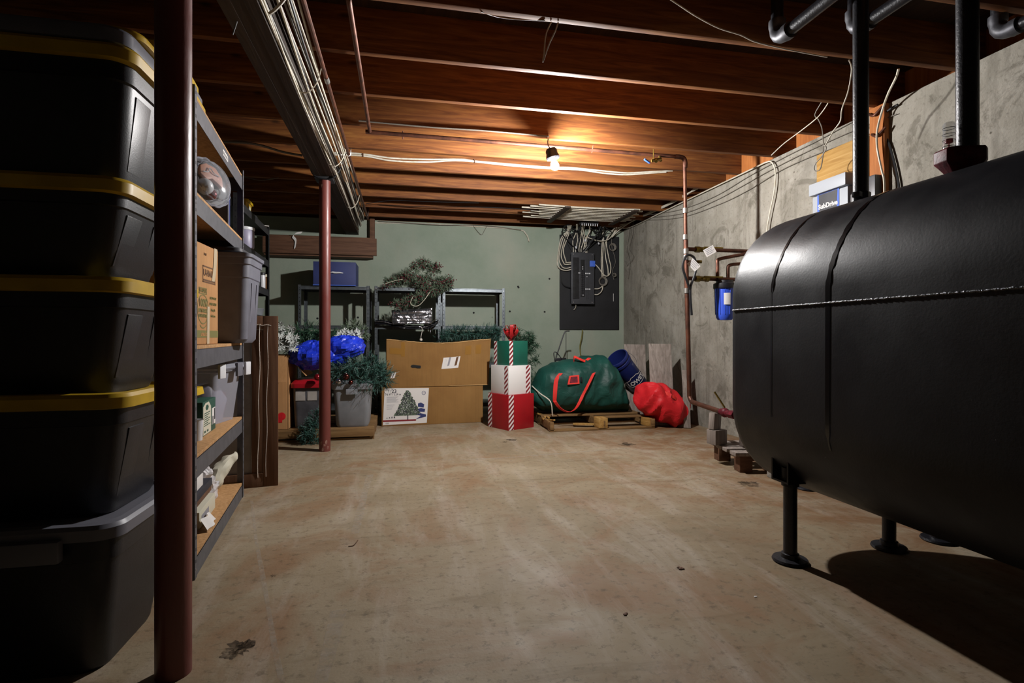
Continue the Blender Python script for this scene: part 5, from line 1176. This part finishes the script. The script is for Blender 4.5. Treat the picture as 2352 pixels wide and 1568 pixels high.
mb = MB(); mb.strip(cr([aty(1512, 897, 5.0), aty(1535, 905, 4.93), aty(1552, 915, 4.93), aty(1558, 930, 4.98)], 6), V((.2, .4, 1)), .035, .003); mb.build('handle', 'strap', t)
rim = aty(1416, 821, 5.66); bas = aty(1466, 884, 5.78); axb = (rim - bas).normalized(); fx_ = V((0, -1, 0)); fx_ = (fx_ - axb * fx_.dot(axb)).normalized(); fy_ = axb.cross(fx_)
Tb = Mx(((fx_.x, fy_.x, axb.x, bas.x), (fx_.y, fy_.y, axb.y, bas.y), (fx_.z, fy_.z, axb.z, bas.z), (0, 0, 0, 1))); LB = (rim - bas).length
t = thing('blue_bucket', 'dark blue plastic bucket with a white logo tipped over behind the red bag', 'bucket', bas)
mb = MB(); mb.lathe([(.01, 0), (.108, .002), (.113, .01), (.122, LB - .09), (.130, LB - .088), (.130, LB - .06), (.124, LB - .057), (.126, LB - .035), (.134, LB - .033), (.134, LB - .006), (.130, LB), (.122, LB), (.11, .02), (.01, .015)], 40, Tb, caps=False); mb.build('body', 'bucket', t)
mb = MB(); mb.tube(cr([Tb @ V(p) for p in ((.02, .137, LB - .05), (.05, .15, LB - .1), (.075, .14, LB - .16), (.1, .10, LB - .2))], 5), .0025, 5); mb.build('bail_handle', 'screw', t)
def wrap(mb0, r, z0, a0):
    mb = MB(); mb.f = mb0.f; mb.mi = mb0.mi
    for p in mb0.v: a = a0 + p.x / r; mb.v.append(Tb @ V(((r + p.z) * math.cos(a), (r + p.z) * math.sin(a), z0 + p.y)))
    return mb
def tess(poly_pts, w_):
    mb = MB(); N = len(poly_pts)
    for i in range(N):
        A, B = V(poly_pts[i]), V(poly_pts[(i + 1) % N])
        for k in range(6):
            p, q = A.lerp(B, k / 6), A.lerp(B, (k + 1) / 6); n = V((-(B - A).y, (B - A).x, 0)).normalized() * w_; mb.add([p - n, q - n, q + n, p + n], [(0, 1, 2, 3)])
    return mb
tx = text("LOWE'S", .072, None, None, Mx.Identity(4), bold=.0022, sx=.95)
wrap(tx, .1215, .135, R(-8)).build('lettering', 'white', t, angle=0)
wrap(tess([(-.145, -.05, 0), (.145, -.05, 0), (.145, .03, 0), (.06, .055, 0), (.04, .075, 0), (-.04, .075, 0), (-.06, .055, 0), (-.145, .03, 0)], .0035), .1222, .14, R(-8)).build('logo_outline', 'white', t, angle=0)
def lean(label, ut0, ut1, vt, d, drop, shift, wid):
    a = atd(ut0, vt, d); b = atd(ut1, vt + 1, d); dx = (b - a).normalized(); bot = (a + b) / 2 + V((shift, -.16, 0)); bot.z = 0; top = (a + b) / 2; up = (top - bot); L = up.length
    T = frame(bot + V((0, 0, .004)), dx, up); mb = MB(); mb.box(-wid / 2, wid / 2, 0, L, -.006, .006, T); return tag(mb.build('vinyl_plank', 'grey_board', bevel=.002), label, 'plank', 'grey planks leaning on the side wall')
lean('grey wood-look plank leaning in the wall corner behind the blue bucket', 1456, 1504, 793, 6.35, 0, -.17, .25)
lean('grey wood-look plank leaning beside the copper pipe behind the red bag', 1515, 1566, 792, 5.72, 0, -.17, .24)
lean('narrow grey plank leaning just behind the plank next to the copper pipe', 1562, 1578, 850, 5.55, 0, -.05, .07)
t = thing('wire_stand', 'black bent metal rod stand rising behind the green duffel bag', 'metal stand', (1.72, 6.4, 0)); Y_ = 6.4
mb = MB(); mb.tube(cr([aty(1308, 760, Y_), aty(1299, 761, Y_), aty(1294, 770, Y_), aty(1284, 800, Y_), aty(1277, 822, Y_), aty(1276, 838, Y_)], 4) + [V((1.62, Y_, .004))], .008, 8); mb.build('bent_rod', 'dark_metal', t)
mb = MB(); mb.tube([aty(1300, 763, Y_ + .02), aty(1300, 836, Y_ + .02), V((1.78, Y_ + .02, .004))], .004, 6); mb.build('upright_rod', 'dark_metal', t)
mb = MB(); mb.cbox(aty(1288, 825, Y_ - .01), (.14, .03, .035)); mb.build('cross_bar', 'black_plastic', t, bevel=.004)
mb = MB(); mb.tube(cr([aty(1276, 838, Y_ - .03), aty(1272, 811, Y_ - .03), aty(1280, 811, Y_ - .03), aty(1298, 834, Y_ - .03), aty(1312, 842, Y_ - .03)], 5), .006, 6); mb.build('bent_rod', 'dark_metal', t)
cable('white_cable', 'white cord sagging behind the gift boxes onto the pallet', [aty(1222, 886, 5.5), aty(1240, 903, 5.35), aty(1264, 922, 5.25), V((1.5, 5.26, .12))], .006, 'white_cable', 'cord')
cable('grey_cable', 'old green-grey cord hanging below the black backing board', [aty(1338, 757, 6.93), aty(1336, 775, 6.93), aty(1332, 795, 6.93), aty(1334, 815, 6.9), aty(1340, 830, 6.85), V((2.0, 6.7, .004))], .008, 'print', 'cord')
# ---------------------------------------------------------------- brown plank fixed to the back wall
t = thing('wall_plank', 'long brown plank bracketed to the green wall under the end of the beam', 'plank', (-1.2, 6.8, 1.93))
xa, xb = aty(603, 560, 6.78).x, aty(865, 560, 6.78).x; zt_, zb_ = aty(865, 546, 6.78).z, aty(865, 587, 6.78).z
mb = MB(); mb.box(xa, xb, 6.78, 6.83, zb_, zt_ - .01); mb.build('front_plank', 'plank_brown', t, bevel=.003)
mb = MB(); mb.box(xa, xb - .05, 6.83, 6.998, zb_ - .02, zb_ + .02); mb.build('under_board', 'plank_brown', t, bevel=.003)
mb = MB(); mb.box(xa, xb - .06, 6.86, 6.90, zb_ + .02, zt_ + .012); mb.build('back_plank', 'plank_brown', t, bevel=.003)
xp = aty(855, 540, 6.93).x; mb = MB(); mb.box(xp - .03, xp + .03, 6.91, 6.995, zt_ - .02, 2.405); mb.build('hanger', 'plank_brown', t, bevel=.003)
mb = MB(); mb.strip(cr([aty(693, 534, 6.76), aty(679, 536, 6.75), aty(673, 543, 6.76), aty(679, 552, 6.76), aty(677, 570, 6.765)], 5), V((.6, 0, .8)), .03, .0015); tag(mb.build('ribbon_scrap', 'white'), 'white scrap of ribbon hanging over the brown wall plank', 'ribbon')

# small tie holes in the green wall
wb = bpy.data.objects['wall_back']
for u, v in ((729, 731), (822, 729), (1088, 718), (1171, 715), (1191, 660), (1251, 716), (1190, 658), (1262, 640)):
    p = aty(u, v, YB - .0008); mb = MB(); mb.add([p + V((.014 * math.cos(2 * PI * k / 12), 0, .013 * math.sin(2 * PI * k / 12))) for k in range(12)], [tuple(range(12))]); mb.build('tie_hole', 'hole', wb, angle=0)
# ---------------------------------------------------------------- breaker panel
YP = YB - .022
pA, pB = aty(1286, 540, YP), aty(1422, 757, YP)
mb = MB(); mb.box(pA.x, pB.x, YP, YB - .001, aty(1350, 757, YP).z, aty(1350, 541, YP).z); tag(mb.build('backing_board', 'board_black', bevel=.003), 'black painted plywood board on the back wall behind the breaker panel', 'board')
YQ = YP - .10
q0, q1 = aty(1312, 580, YQ), aty(1365, 697, YQ); x0, x1, zt, zb = q0.x, q1.x, aty(1338, 580, YQ).z, aty(1338, 698, YQ).z
t = thing('breaker_panel', 'dark grey breaker panel with an open cover mounted on the black board', 'breaker panel', ((x0 + x1) / 2, YP, zb))
mb = MB(); mb.box(x0 + .015, x1 - .015, YQ + .005, YP - .001, zb + .015, zt - .015); mb.build('box', 'panel_grey', t, bevel=.004)
mb = MB(); mb.box(x0, x1, YQ - .005, YQ + .005, zb, zt); cv = mb.build('cover', 'panel_grey', t, bevel=.004)
W_ = x1 - x0; H_ = zt - zb
def pr(fx0, fx1, gz0, gz1, y0, y1, n, m, p=t, bv=.002): mb = MB(); mb.box(x0 + W_ * fx0, x0 + W_ * fx1, YQ - y1, YQ - y0, zb + H_ * gz0, zb + H_ * gz1); return mb.build(n, m, p, bevel=bv)
T = frame((x0 + W_ * .32, YQ - .005, zb + H_ * .1), (-1, -.25, 0), (0, 0, 1)); mb = MB(); mb.box(0, W_ * .28, 0, H_ * .8, -.003, .003, T); mb.build('door', 'dark_metal', t, bevel=.002)
for fx in (.32, .66, .72): pr(fx, fx + .02, .1, .88, .005, .012, 'door_frame', 'dark_metal')
pr(.40, .58, .14, .86, .005, .0065, 'breaker_bed', 'hole')
for k in range(16):
    if k < 14: pr(.415, .485, .16 + .036 * k, .16 + .036 * k + .03, .0065, .012, 'breaker', 'black_plastic'); pr(.495, .565, .16 + .036 * k, .16 + .036 * k + .03, .0065, .012, 'breaker', 'black_plastic')
for g in (.71, .67): pr(.46, .50, g, g + .02, .0122, .0135, 'breaker_tab', 'white_shiny')
for g in (.585, .28): pr(.6, .82, g, g + .022, .006, .009, 'label_strip', 'white_shiny')
pr(.27, .38, .59, .615, .006, .01, 'label_strip', 'white_shiny'); pr(.64, .70, .525, .54, .006, .009, 'label_strip', 'white_shiny'); pr(.47, .53, .165, .18, .0125, .014, 'label_strip', 'white_shiny')
pr(.79, 1.02, .73, .845, .006, .02, 'blue_plug', 'blue_label', bv=.004)
for fx in (.09, .90):
    for g in (.035, .965): mb = MB(); mb.cyl((x0 + W_ * fx, YQ - .005, zb + H_ * g), (x0 + W_ * fx, YQ - .008, zb + H_ * g), .006, 8); mb.build('screw', 'screw', t)
rr = random.Random(12); zc = 2.36
def cap(p): return V((p.x, p.y, min(p.z, 2.396)))
def P(u, v, o=.06): return aty(u, v, YP - o)
# white cables dropping into the top of the panel
wt = [1317, 1322, 1330, 1335, 1341, 1345, 1348]
lw = 'white cable dropping straight into the top of the breaker panel'; lk = 'black wire tangled above the breaker panel'
for k, u in enumerate(wt):
    a = V((aty(u + rr.uniform(0, 14), 505, YP - .25).x, YP - .28 - .02 * rr.random(), 2.40)); cable('white_cable', lw, [a, P(u + rr.uniform(-2, 14), 528, .12), P(u + rr.uniform(-2, 6), 552, .07), P(u, 570, .055), P(u, 581, .05)], .0065, 'white_cable', group='white cables into the top of the panel')
for k in range(26):
    u = rr.uniform(1305, 1395); a = V((aty(u, 505, YP - .2).x, YP - .32 + rr.uniform(0, .28), 2.402)); e = P(rr.uniform(1316, 1352), 582, .05) if k % 3 else P(u + rr.uniform(-20, 20), rr.uniform(530, 560), .04)
    cable('black_wire', lk, [a, P(u + rr.uniform(-14, 14), rr.uniform(515, 535), rr.uniform(.06, .24)), P(u + rr.uniform(-25, 10), rr.uniform(530, 550), rr.uniform(.04, .15)), e], .0055, 'black_cable', 'wire', 'black wires above the breaker panel', sm=6)
for u, v, s_ in ((1338, 524, .022), (1344, 552, .02), (1323, 568, .02), (1375, 559, .016)):
    p = P(u, v, .12); mb = MB(); mb.cbox(p, (s_, .012, s_ * 1.7), (0, rr.uniform(-.6, .3), 0)); tag(mb.build('wire_tag', 'white_shiny', bevel=.002), 'small white clip on the wires above the breaker panel', 'clip', 'white clips above the breaker panel')
# loops into the side of the panel
for k, (u, vt, ve) in enumerate(((1280, 600, 618), (1284, 590, 613), (1289, 585, 606), (1294, 575, 602))):
    cable('white_cable', 'white cable looping down into the wall-side flank of the breaker panel away from the corner', [V((aty(1303 + 3 * k, 505, YP - .2).x, YP - .2, 2.404)), P(1303 + 2 * k, 530, .1), P(u + 8, 550, .06), P(u, vt, .05), P(u + 6, ve - 2, .05), P(1300, ve + (3 if k < 2 else 1), .05), P(1313, ve, .05)], .0068, 'white_cable', group='white cables into the side of the panel')
cable('black_cable', 'black cable curving into the lower side of the breaker panel', [P(1287, 545, .03), P(1286, 600, .03), P(1288, 640, .03), P(1296, 656, .03), P(1313, 661, .05)], .007, 'black_cable')
loopR = 'white cable hanging in a long loop between the breaker panel and the wall corner'
for k, pts in enumerate((((1385, 528), (1383, 560), (1381, 600), (1383, 635)), ((1387, 528), (1386, 560), (1384, 600), (1386, 634)), ((1420, 515), (1400, 540), (1390, 560), (1391, 590), (1396, 615), (1397, 632)), ((1425, 512), (1402, 535), (1393, 555), (1398, 590), (1403, 612), (1401, 628), (1393, 634), (1384, 628), (1375, 615), (1366, 606)))):
    cable('white_cable', loopR, [V((aty(pts[0][0], 508, YP - .16).x, YP - .16, 2.404))] + [P(u, v, .05) for u, v in pts], .0068, 'white_cable', group='looped white cables by the panel')
def coil(u, v, r, lab, mat='grey_cable'):
    c = P(u, v, .035); mb = MB(); t = thing('cable_coil', lab, 'cable coil', c)
    for k in range(5): mb = MB(); mb.tube([c + V((r * (.8 + .07 * k) * math.cos(2 * PI * j / 24), -.006 * k + .004 * math.sin(j * 2 + k), r * (.8 + .07 * k) * math.sin(2 * PI * j / 24) * 1.05)) for j in range(24)], .005, 6, closed=True); mb.build('turn', mat, t)
    return c
c = coil(1384, 646, .055, 'coil of grey cable hanging beside the lower half of the breaker panel')
for k, (ua, va) in enumerate(((1366, 663), (1366, 676))): cable('white_cable', ('white cable end entering the panel just below the grey coil', 'lowest white cable end entering the side of the panel')[k], [P(1385, 655, .045), P(1380 + 2 * k, 660 + 8 * k, .05), P(1373, va, .05), P(ua - 1, va, .05)], .0065, 'white_cable')
coil(1406, 568, .045, 'coil of dark phone wire hanging high beside the wall corner', 'grey_cable'); coil(1410, 632, .022, 'small coil of dark phone wire hanging low beside the wall corner', 'grey_cable')
cable('phone_wire', 'thin dark phone wires dangling between the coils beside the wall corner', [P(1404, 545, .03), P(1406, 570, .03), P(1412, 590, .03), P(1413, 605, .03), P(1407, 622, .03), P(1410, 642, .03)], .003, 'grey_cable', 'wire')
mb = MB(); mb.cyl(P(1409, 674, .002), P(1409, 692, .002), .003, 5); tag(mb.build('white_mark', 'white'), 'short white wire stub on the lower part of the black board', 'wire')
cable('white_wire', 'short white wire stub poking out under the breaker panel', [P(1323, 699, .05), P(1322, 706, .04), P(1318, 711, .03)], .004, 'white_cable', 'wire')
cable('phone_wire', 'thin wires hanging loose down the side wall next to the corner', [atx(1455, 500, 3.0), atx(1452, 540, 3.0), atx(1445, 570, 3.0), atx(1455, 590, 3.0), atx(1440, 610, 3.01)], .003, 'grey_cable', 'wire')
cable('phone_wire', 'thin dark wire looping beside the corner on the side wall', [atx(1448, 500, 3.0), atx(1444, 540, 3.0), atx(1440, 570, 3.0), atx(1446, 600, 3.0), atx(1443, 640, 3.01)], .003, 'grey_cable', 'wire')
# junction strip above the panel
t = thing('wire_duct', 'grey terminal strip under the last joists above the breaker panel', 'terminal strip', aty(1352, 502, 6.55))
a, b = aty(1332, 502, 6.55), aty(1372, 502, 6.55); mb = MB(); mb.box(a.x, b.x, 6.5, 6.6, 2.375, 2.411); mb.build('strip', 'fitting', t, bevel=.003)
for k in range(8):
    x = a.x + (b.x - a.x) * (k + .5) / 8; mb = MB(); mb.cyl((x, 6.51, 2.375), (x, 6.51, 2.345), .006, 8); mb.build('terminal', 'screw', t)
# ---------------------------------------------------------------- rack of parallel white cables under the joists
for k in range(9):
    y = 5.72 + .075 * k; x0 = aty(1238, 480, y).x; x1 = aty(1470 - 4 * k, 480, y).x; zz = 2.386
    cable('white_cable', 'white cable lying in the flat row under the joists above the breaker panel', [(x0 - .1 * (k % 3), y, zz), ((x0 + x1) / 2, y + .006, zz - .008), (x1 + .05 * (k % 2), y, zz)], .0095, 'white_cable', group='row of white cables above the panel')
for u, lab in ((1285, 'dark wooden batten holding up the row of white cables, on the bulb side'), (1435, 'dark wooden batten holding up the row of white cables, on the corner side')):
    x = aty(u, 485, 6.0).x; mb = MB(); mb.box(x - .03, x + .03, 5.66, 6.45, 2.352, 2.371); tag(mb.build('wood_batten', 'beam', bevel=.002), lab, 'batten')
# ---------------------------------------------------------------- cables along the beam
rr = random.Random(44); N = 12
for k in range(N):
    dx = .10 * k / N + rr.uniform(0, .01); dz = 2.395 - .165 * ((N - k) / N) ** .8 + rr.uniform(-.02, .02); ph = rr.uniform(0, 6); dz = min(dz, 2.39)
    pts = [(-.538 + dx + .010 * math.sin(y * 1.7 + ph), y, dz + .010 * math.sin(y * 2.3 + ph * 2)) for y in [1.3 + .37 * j for j in range(15)]] + [(-.538 + dx * .8, 6.75, dz)]
    cable('bundle_cable', 'pale cable in the thick bundle stapled along the side of the wooden beam', pts, .0055, ['white_cable', 'white_cable', 'grey_cable', 'white_cable', 'black_cable'][k % 5], group='cables bundled along the beam', sm=3)
for y in (2.1, 3.0, 4.25, 5.6): mb = MB(); mb.tube(cr([(-.545, y, 2.235), (-.5, y, 2.225), (-.455, y + .01, 2.28), (-.43, y + .01, 2.36), (-.43, y + .01, 2.41)], 4), .0035, 5); tag(mb.build('cable_strap', 'white_cable'), 'thin strap loop holding the cable bundle to the beam', 'strap', 'straps on the cable bundle')
cable('white_cable', 'loose white cable end curling over the bundle near the top of the frame', [atd(618, 32, 2.0), atd(632, 22, 2.0), atd(648, 5, 2.0), atd(662, -14, 2.02)], .006, 'white_cable')
cable('black_cable', 'black cable looped round the beam at the top of the back column', [(-.72, 4.45, 2.40), (-.715, 4.47, 2.25), (-.66, 4.48, 2.195), (-.56, 4.47, 2.19), (-.50, 4.46, 2.25), (-.47, 4.45, 2.33), (-.44, 4.44, 2.405)], .006, 'black_cable')
# ---------------------------------------------------------------- cables on the joists
J5 = 4.842 - .008
pts = [(762, 351), (790, 351), (835, 354), (900, 363), (980, 366), (1060, 366), (1090, 370), (1180, 378), (1260, 384), (1310, 385), (1380, 392), (1440, 397), (1500, 394), (1545, 392)]
cable('white_cable', 'upper of two white cables stapled across the lit joist face behind the bulb', [aty(u, v, J5) for u, v in pts], .0075, 'white_cable', group='white cables behind the bulb')
pts2 = [(762, 355), (835, 358), (900, 369), (980, 372), (1060, 369), (1180, 381), (1260, 387), (1330, 390), (1390, 398), (1440, 401), (1500, 397), (1530, 395)]
cable('white_cable', 'lower of two white cables stapled across the lit joist face behind the bulb', [aty(u, v, J5 - .003) for u, v in pts2], .0075, 'white_cable', group='white cables behind the bulb')
mb = MB(); mb.cbox(aty(834, 356, J5 - .006), (.008, .014, .03)); tag(mb.build('cable_staple', 'plank_brown'), 'small staple over the two white cables near the beam', 'staple')
mb = MB(); mb.cbox(aty(1090, 370, J5 - .006), (.008, .014, .03)); tag(mb.build('cable_staple', 'plank_brown'), 'small staple over the two white cables on the beam side of the bulb', 'staple')
cable('grey_cable', 'dark cable clipped along the foot of the joist that carries the bulb cord', [(-.3, 3.852, 2.43), (.2, 3.853, 2.425), (.6, 3.853, 2.43), (1.07, 3.853, 2.425)], .006, 'grey_cable')
XC = XR - .03
for k, off in enumerate((0, 6, 11)):
    cable('white_cable', ('outermost white cable of the three leaving the joist bay above the side wall', 'middle white cable of the three leaving the joist bay above the side wall', 'innermost white cable of the three leaving the joist bay above the side wall')[k], [atx(1590 + off * .6, 396, XC - .1), atx(1602 + off * .7, 400, XC - .05), atx(1605 + off * .8, 415, XC), atx(1600 + off, 428, XC), atx(1570, 452 - off * .3, XC), atx(1520, 478 - off * .3, XC), atx(1470, 500 - off * .3, XC), atx(1445, 512, XC - .05), P(1420, 530 - off, .15), P(1405, 545, .1)], .007, 'white_cable')
cable('white_cable', 'long white cable running up the top of the side wall and drooping behind the tank', [P(1350, 545, .1), P(1375, 553, .1), P(1398, 549, .1), P(1420, 525, .12), cap(atx(1450, 508, XC)), cap(atx(1560, 462, XC)), cap(atx(1660, 412, XC)), cap(atx(1740, 372, XC)), cap(atx(1757, 364, XC)), atx(1772, 372, XC), atx(1781, 395, XC), atx(1778, 440, XC), atx(1768, 490, XC), atx(1761, 535, XC), atx(1755, 640, XC)], .0065, 'white_cable')
for k, pts in enumerate((((1485, 494), (1560, 482), (1640, 452), (1720, 405), (1800, 362), (1880, 322), (1950, 284), (2030, 244)), ((1490, 500), (1570, 490), (1640, 462), (1700, 430), (1760, 396), (1850, 350), (1960, 300), (2060, 262)), ((1470, 506), (1560, 500), (1650, 470), (1720, 436), (1800, 388), (1900, 345), (2000, 310)))):
    cable('phone_wire', ('highest thin dark wire strung along the side wall above the water filter', 'middle thin dark wire strung along the side wall above the water filter', 'lowest thin dark wire strung along the side wall above the water filter')[k], [atx(u, v, XR - .012) for u, v in pts], .003, 'grey_cable', 'wire')
cable('thin_wire', 'thin white wire dangling from the joists and knotted above the side wall', [atx(1905, 232, 2.75), atx(1890, 255, 2.75), atx(1874, 273, 2.75), atx(1840, 300, 2.8), atx(1800, 330, 2.9), atx(1770, 358, 2.97)], .0035, 'white_cable', 'wire')
cable('thin_wire', 'thin wire hanging from the knot in a dark loop in front of the pine board', [atx(1890, 230, 2.75), atx(1872, 262, 2.75), atx(1880, 275, 2.75), atx(1888, 295, 2.75), atx(1892, 330, 2.8), atx(1898, 340, 2.8), atx(1888, 358, 2.8), atx(1872, 378, 2.8), atx(1872, 392, 2.8), atx(1884, 388, 2.8), atx(1890, 360, 2.8), atx(1892, 335, 2.8)], .0035, 'grey_cable', 'wire')
cable('thin_wire', 'thin white wire hanging from a joist just beside the thinner riser', [atz(1950, 138, 2.41), atd(1956, 160, 3.1), atd(1948, 210, 3.15), atd(1934, 250, 3.2), atd(1930, 278, 3.25), atd(1915, 300, 3.3), atd(1895, 335, 3.35)], .0035, 'white_cable', 'wire')
cable('thin_wire', 'thin white wire drooping across the dark joists towards the black elbow', [atz(1530, -8, 2.40), atz(1560, 12, 2.39), atz(1600, 38, 2.40), atz(1650, 64, 2.40), atz(1700, 80, 2.40), atz(1735, 96, 2.40), atz(1800, 112, 2.405), atz(1900, 131, 2.405)], .0035, 'white_cable', 'wire')
cable('thin_wire', 'thin wire hanging in a narrow V from the joist towards the camera', [atz(1266, 51, 2.41), atd(1254, 80, 2.5), atd(1250, 120, 2.5), atd(1247, 142, 2.5), atd(1253, 125, 2.5), atd(1262, 100, 2.5), atd(1275, 72, 2.5), atz(1282, 52, 2.41)], .0035, 'white_cable', 'wire')
cable('thin_wire', 'thin wire sagging just under the joist towards the camera', [atz(1105, 27, 2.41), atd(1150, 40, 2.52), atd(1200, 45, 2.52), atz(1252, 47, 2.408)], .003, 'grey_cable', 'wire')
cable('white_cable', 'white cable hanging in front of the orange wall stud behind the thinner riser', [atx(2064, 158, XR - .28), atx(2058, 178, XR - .25), atx(2040, 215, XR - .15), atx(2026, 255, XR - .07), atx(2015, 300, XR - .07), atx(2015, 340, XR - .07), atx(2025, 390, XR - .06), atx(2031, 420, XR - .06), atx(2031, 500, XR - .06)], .0065, 'white_cable')
cable('black_cable', 'dark strand added as a cable shadow on the side wall beyond the orange stud', [atx(2062, 240, XR - .02), atx(2032, 262, XR - .02), atx(2031, 300, XR - .015), atx(2045, 340, XR - .015), atx(2058, 390, XR - .015), atx(2066, 440, XR - .015), atx(2068, 500, XR - .015)], .007, 'black_cable')  # dark strand laid on the wall as the shadow of the hanging cable
cable('grey_cable', 'grey taped cable running off the beam across the dark joists on the shelf side', [atz(488, 326, 2.403), atz(530, 326, 2.398), atz(565, 328, 2.398), atz(600, 334, 2.398), atz(650, 349, 2.4), atz(694, 357, 2.403)], .009, 'grey_cable')
cable('thin_wire', 'thin grey wire sagging under the joists above the yellow tub', [atz(640, 408, 2.41), atd(600, 414, 4.95), atd(570, 408, 4.95), atz(552, 404, 2.41)], .004, 'grey_cable', 'wire')
# white trim cables along the top of the back wall
cable('white_cable', 'pale cable running along the top edge of the green back wall', [(-.35, YB - .012, 2.37), (.3, YB - .012, 2.385), (.9, YB - .012, 2.378), (1.5, YB - .02, 2.36), (1.62, YB - .03, 2.30), (1.66, YB - .04, 2.2)], .008, 'white_cable')
cable('grey_cable', 'thin dark wire strung along the top edge of the green back wall', [(-.3, YB - .03, 2.39), (.5, YB - .05, 2.37), (1.0, YB - .04, 2.392), (1.55, YB - .04, 2.35)], .005, 'grey_cable')
for k, pts in enumerate((((870, 470), (980, 475), (1080, 475), (1170, 478), (1240, 484)), ((840, 468), (900, 460), (960, 462), (1100, 466)))):
    cable('black_wire', ('thin dark wire sagging under the far joists near the beam end', 'second thin dark wire sagging under the far joists, higher than its neighbour')[k], [atd(u, v, 6.1 - .35 * k) for u, v in pts], .004, 'black_cable', 'wire')
cable('thin_wire', 'thin loose wire dangling down the green wall from its top edge', [(.9, YB - .02, 2.40), (.96, YB - .02, 2.32), (1.02, YB - .02, 2.27), (1.06, YB - .02, 2.33), (1.1, YB - .02, 2.40)], .003, 'grey_cable', 'wire')
# ---------------------------------------------------------------- world, view
w = bpy.data.worlds.new('world'); sc.world = w; w.use_nodes = True
w.node_tree.nodes['Background'].inputs[0].default_value = (0, 0, 0, 1); w.node_tree.nodes['Background'].inputs[1].default_value = 0
sc.view_settings.view_transform = 'Standard'; sc.view_settings.look = 'None'; sc.view_settings.gamma = 1; sc.view_settings.exposure = 2.52
sc.view_settings.use_curve_mapping = False
sc.cycles.max_bounces = 8; sc.cycles.diffuse_bounces = 3; sc.cycles.use_denoising = True
